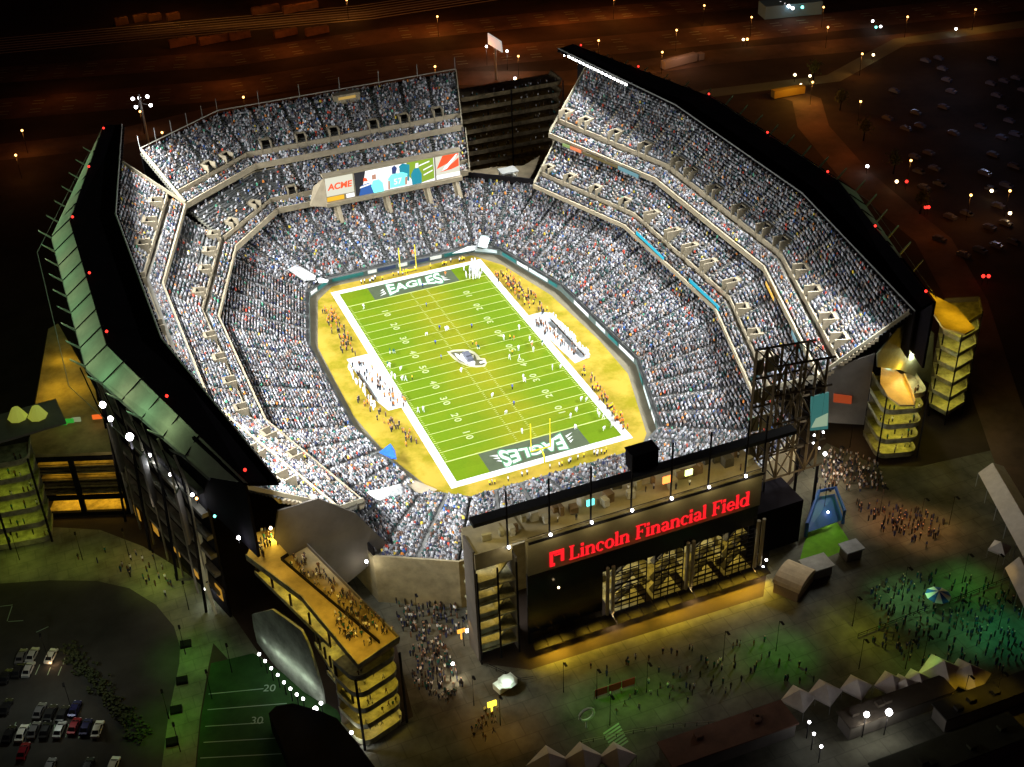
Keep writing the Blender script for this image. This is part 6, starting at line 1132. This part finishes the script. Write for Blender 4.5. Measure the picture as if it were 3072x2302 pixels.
g = at(2038, 176, 3); b = MB(); b.box(g.x, g.y, 2, 19, 3, 3.6, .16); b.box(g.x+12, g.y+1.8, 1.6, 3, 2.8, 3, .16); tag(b.build('lorry', mat('lorry_white', (.26, .22, .2), .8)), 'long white lorry parked beyond the right canopy', 'lorry'); point('lorry_light', (g.x, g.y-6, 9), 2300, (1, .5, .3), .4)
g = at(2365, 268, 3); b = MB(); b.box(g.x, g.y, 2, 15, 3, 3.2, -.05); tag(b.build('coach', mat('coach_yellow', (.26, .16, .02), .7)), 'yellow coach parked in the amber light at the upper right', 'coach'); point('coach_light', (g.x, g.y-7, 8), 3000, (1, .65, .1), .4)
t = thing('lit_station', 'small cluster of white and teal lamps at the top edge', 'building', tuple(at(2370, 12, 0)))
g = at(2372, 8, 6); b = MB(); b.box(g.x, g.y, 3.5, 30, 10, 6.5, -.2); b.build('roof', mat('station_roof', (.1, .2, .25), .7, emit=(.15, .4, .45), es=.01), t)
for px, py in ((2330, 4), (2342, 10), (2354, 15), (2366, 19), (2378, 25), (2407, 22)): g = at(px, py, 6); b = MB(); b.sphere(g, .8); b.build('lamp', E_white if px < 2400 else E_teal, t)
for i, (px, py, m_) in enumerate([(2628, 82, E_teal), (2642, 80, E_white), (2618, 64, E_white), (2230, 119, E_warm), (2242, 118, E_orange), (2868, 87, E_white), (2690, 545, E_warm), (2720, 545, E_red), (2385, 225, E_warm), (2430, 228, E_warm), (2403, 255, E_warm), (2950, 829, E_red), (2966, 829, E_red), (2777, 622, E_red), (2786, 622, E_red), (2602, 499, E_white), (3030, 640, E_warm), (1620, 232, E_red), (1545, 236, E_white), (2975, 573, E_warm), (2912, 588, E_orange), (2620, 165, E_warm)]):
    if i in (20,): continue
    g = at(px, py, 3); b = MB(); b.sphere(g, .62); b.tube([(g.x, g.y, -.28), tuple(g)], .1, 4, 1); tag(b.build('distant_lamp', [m_, M_dark]), '%s pinpoint lamp out in the dark surroundings' % {E_teal: 'teal', E_white: 'white', E_warm: 'warm', E_orange: 'orange', E_red: 'red'}[m_], 'lamp', 'pinpoint lamps in the dark surroundings')
# parked cars glinting in the dark lot at the right
far0 = MB(); far0.box(0, 0, .8, 1.9, 4.6, 1.0); far0.box(0, .2, 1.5, 1.6, 2.4, .6); f0 = far0.build('parked_car', mat('far_car', (.12, .13, .17), .25)); tag(f0, 'far parked car glinting faintly in the dark lot at the upper right', 'car', 'far parked cars at the upper right')
for i in range(80):
    u, v = random.random(), random.random(); px = 2560+u*520; py = 150+v*620; 
    if px < 2500+py*.45: continue
    g = at(px, py, 0); r = f0.copy(); C.objects.link(r); r.location = (round(g.x/7)*7, round(g.y/12)*12+i*.01, -.28); r.rotation_euler = (0, 0, .3)
for px, py, pw in ((2850, 300, 2600), (2980, 420, 3500), (2750, 240, 1800), (3020, 620, 1800), (2900, 200, 1800)): g = at(px, py, 0); point('lot_light', (g.x, g.y, 16), pw*.4, (.55, .65, 1), .4)
# a few dark trees at the right
def tree(px, py, h, label):
    g = at(px, py, 0); t = thing('tree', label, 'tree', (g.x, g.y, -.3)); b = MB(); b.tube([(g.x, g.y, -.3), (g.x+.2, g.y, h*.4), (g.x, g.y+.2, h*.75)], [.35, .22, .08], 6)
    for k in range(5): a = k*1.26; b.tube([(g.x, g.y, h*.35+k*.3), (g.x+h*.22*math.cos(a), g.y+h*.22*math.sin(a), h*.62+k*.2)], [.12, .04], 4)
    b.build('trunk', M_dark, t); b = MB()
    for k in range(420):
        a, r_, zz = random.random()*6.28, abs(random.gauss(0, .5))*h*.3, random.gauss(.68, .14)*h; p = Vector((g.x+r_*math.cos(a), g.y+r_*math.sin(a), zz)); u = Vector((random.gauss(0, 1), random.gauss(0, 1), random.gauss(0, 1))).normalized()*.35; v = u.orthogonal()
        b.add([p-u, p+v, p+u, p-v], [(0, 1, 2, 3)])
    b.build('crown', mat('leaf', (.05, .07, .02), .9, .5, 1.), t)
for i, (px, py, lb) in enumerate([(2520, 330, 'dark tree in the amber light beyond the right canopy, the farthest'), (2590, 420, 'bare looking tree in the amber light right of the canopy'), (2680, 520, 'dark tree left of the red car lamps at the right'), (2760, 640, 'lone dark tree nearer the stadium at the right'), (2870, 1010, 'dark tree low at the right edge below the red glow'), (2440, 700-460, 'low tree beside the yellow coach')]): tree(px, py, 9, lb)
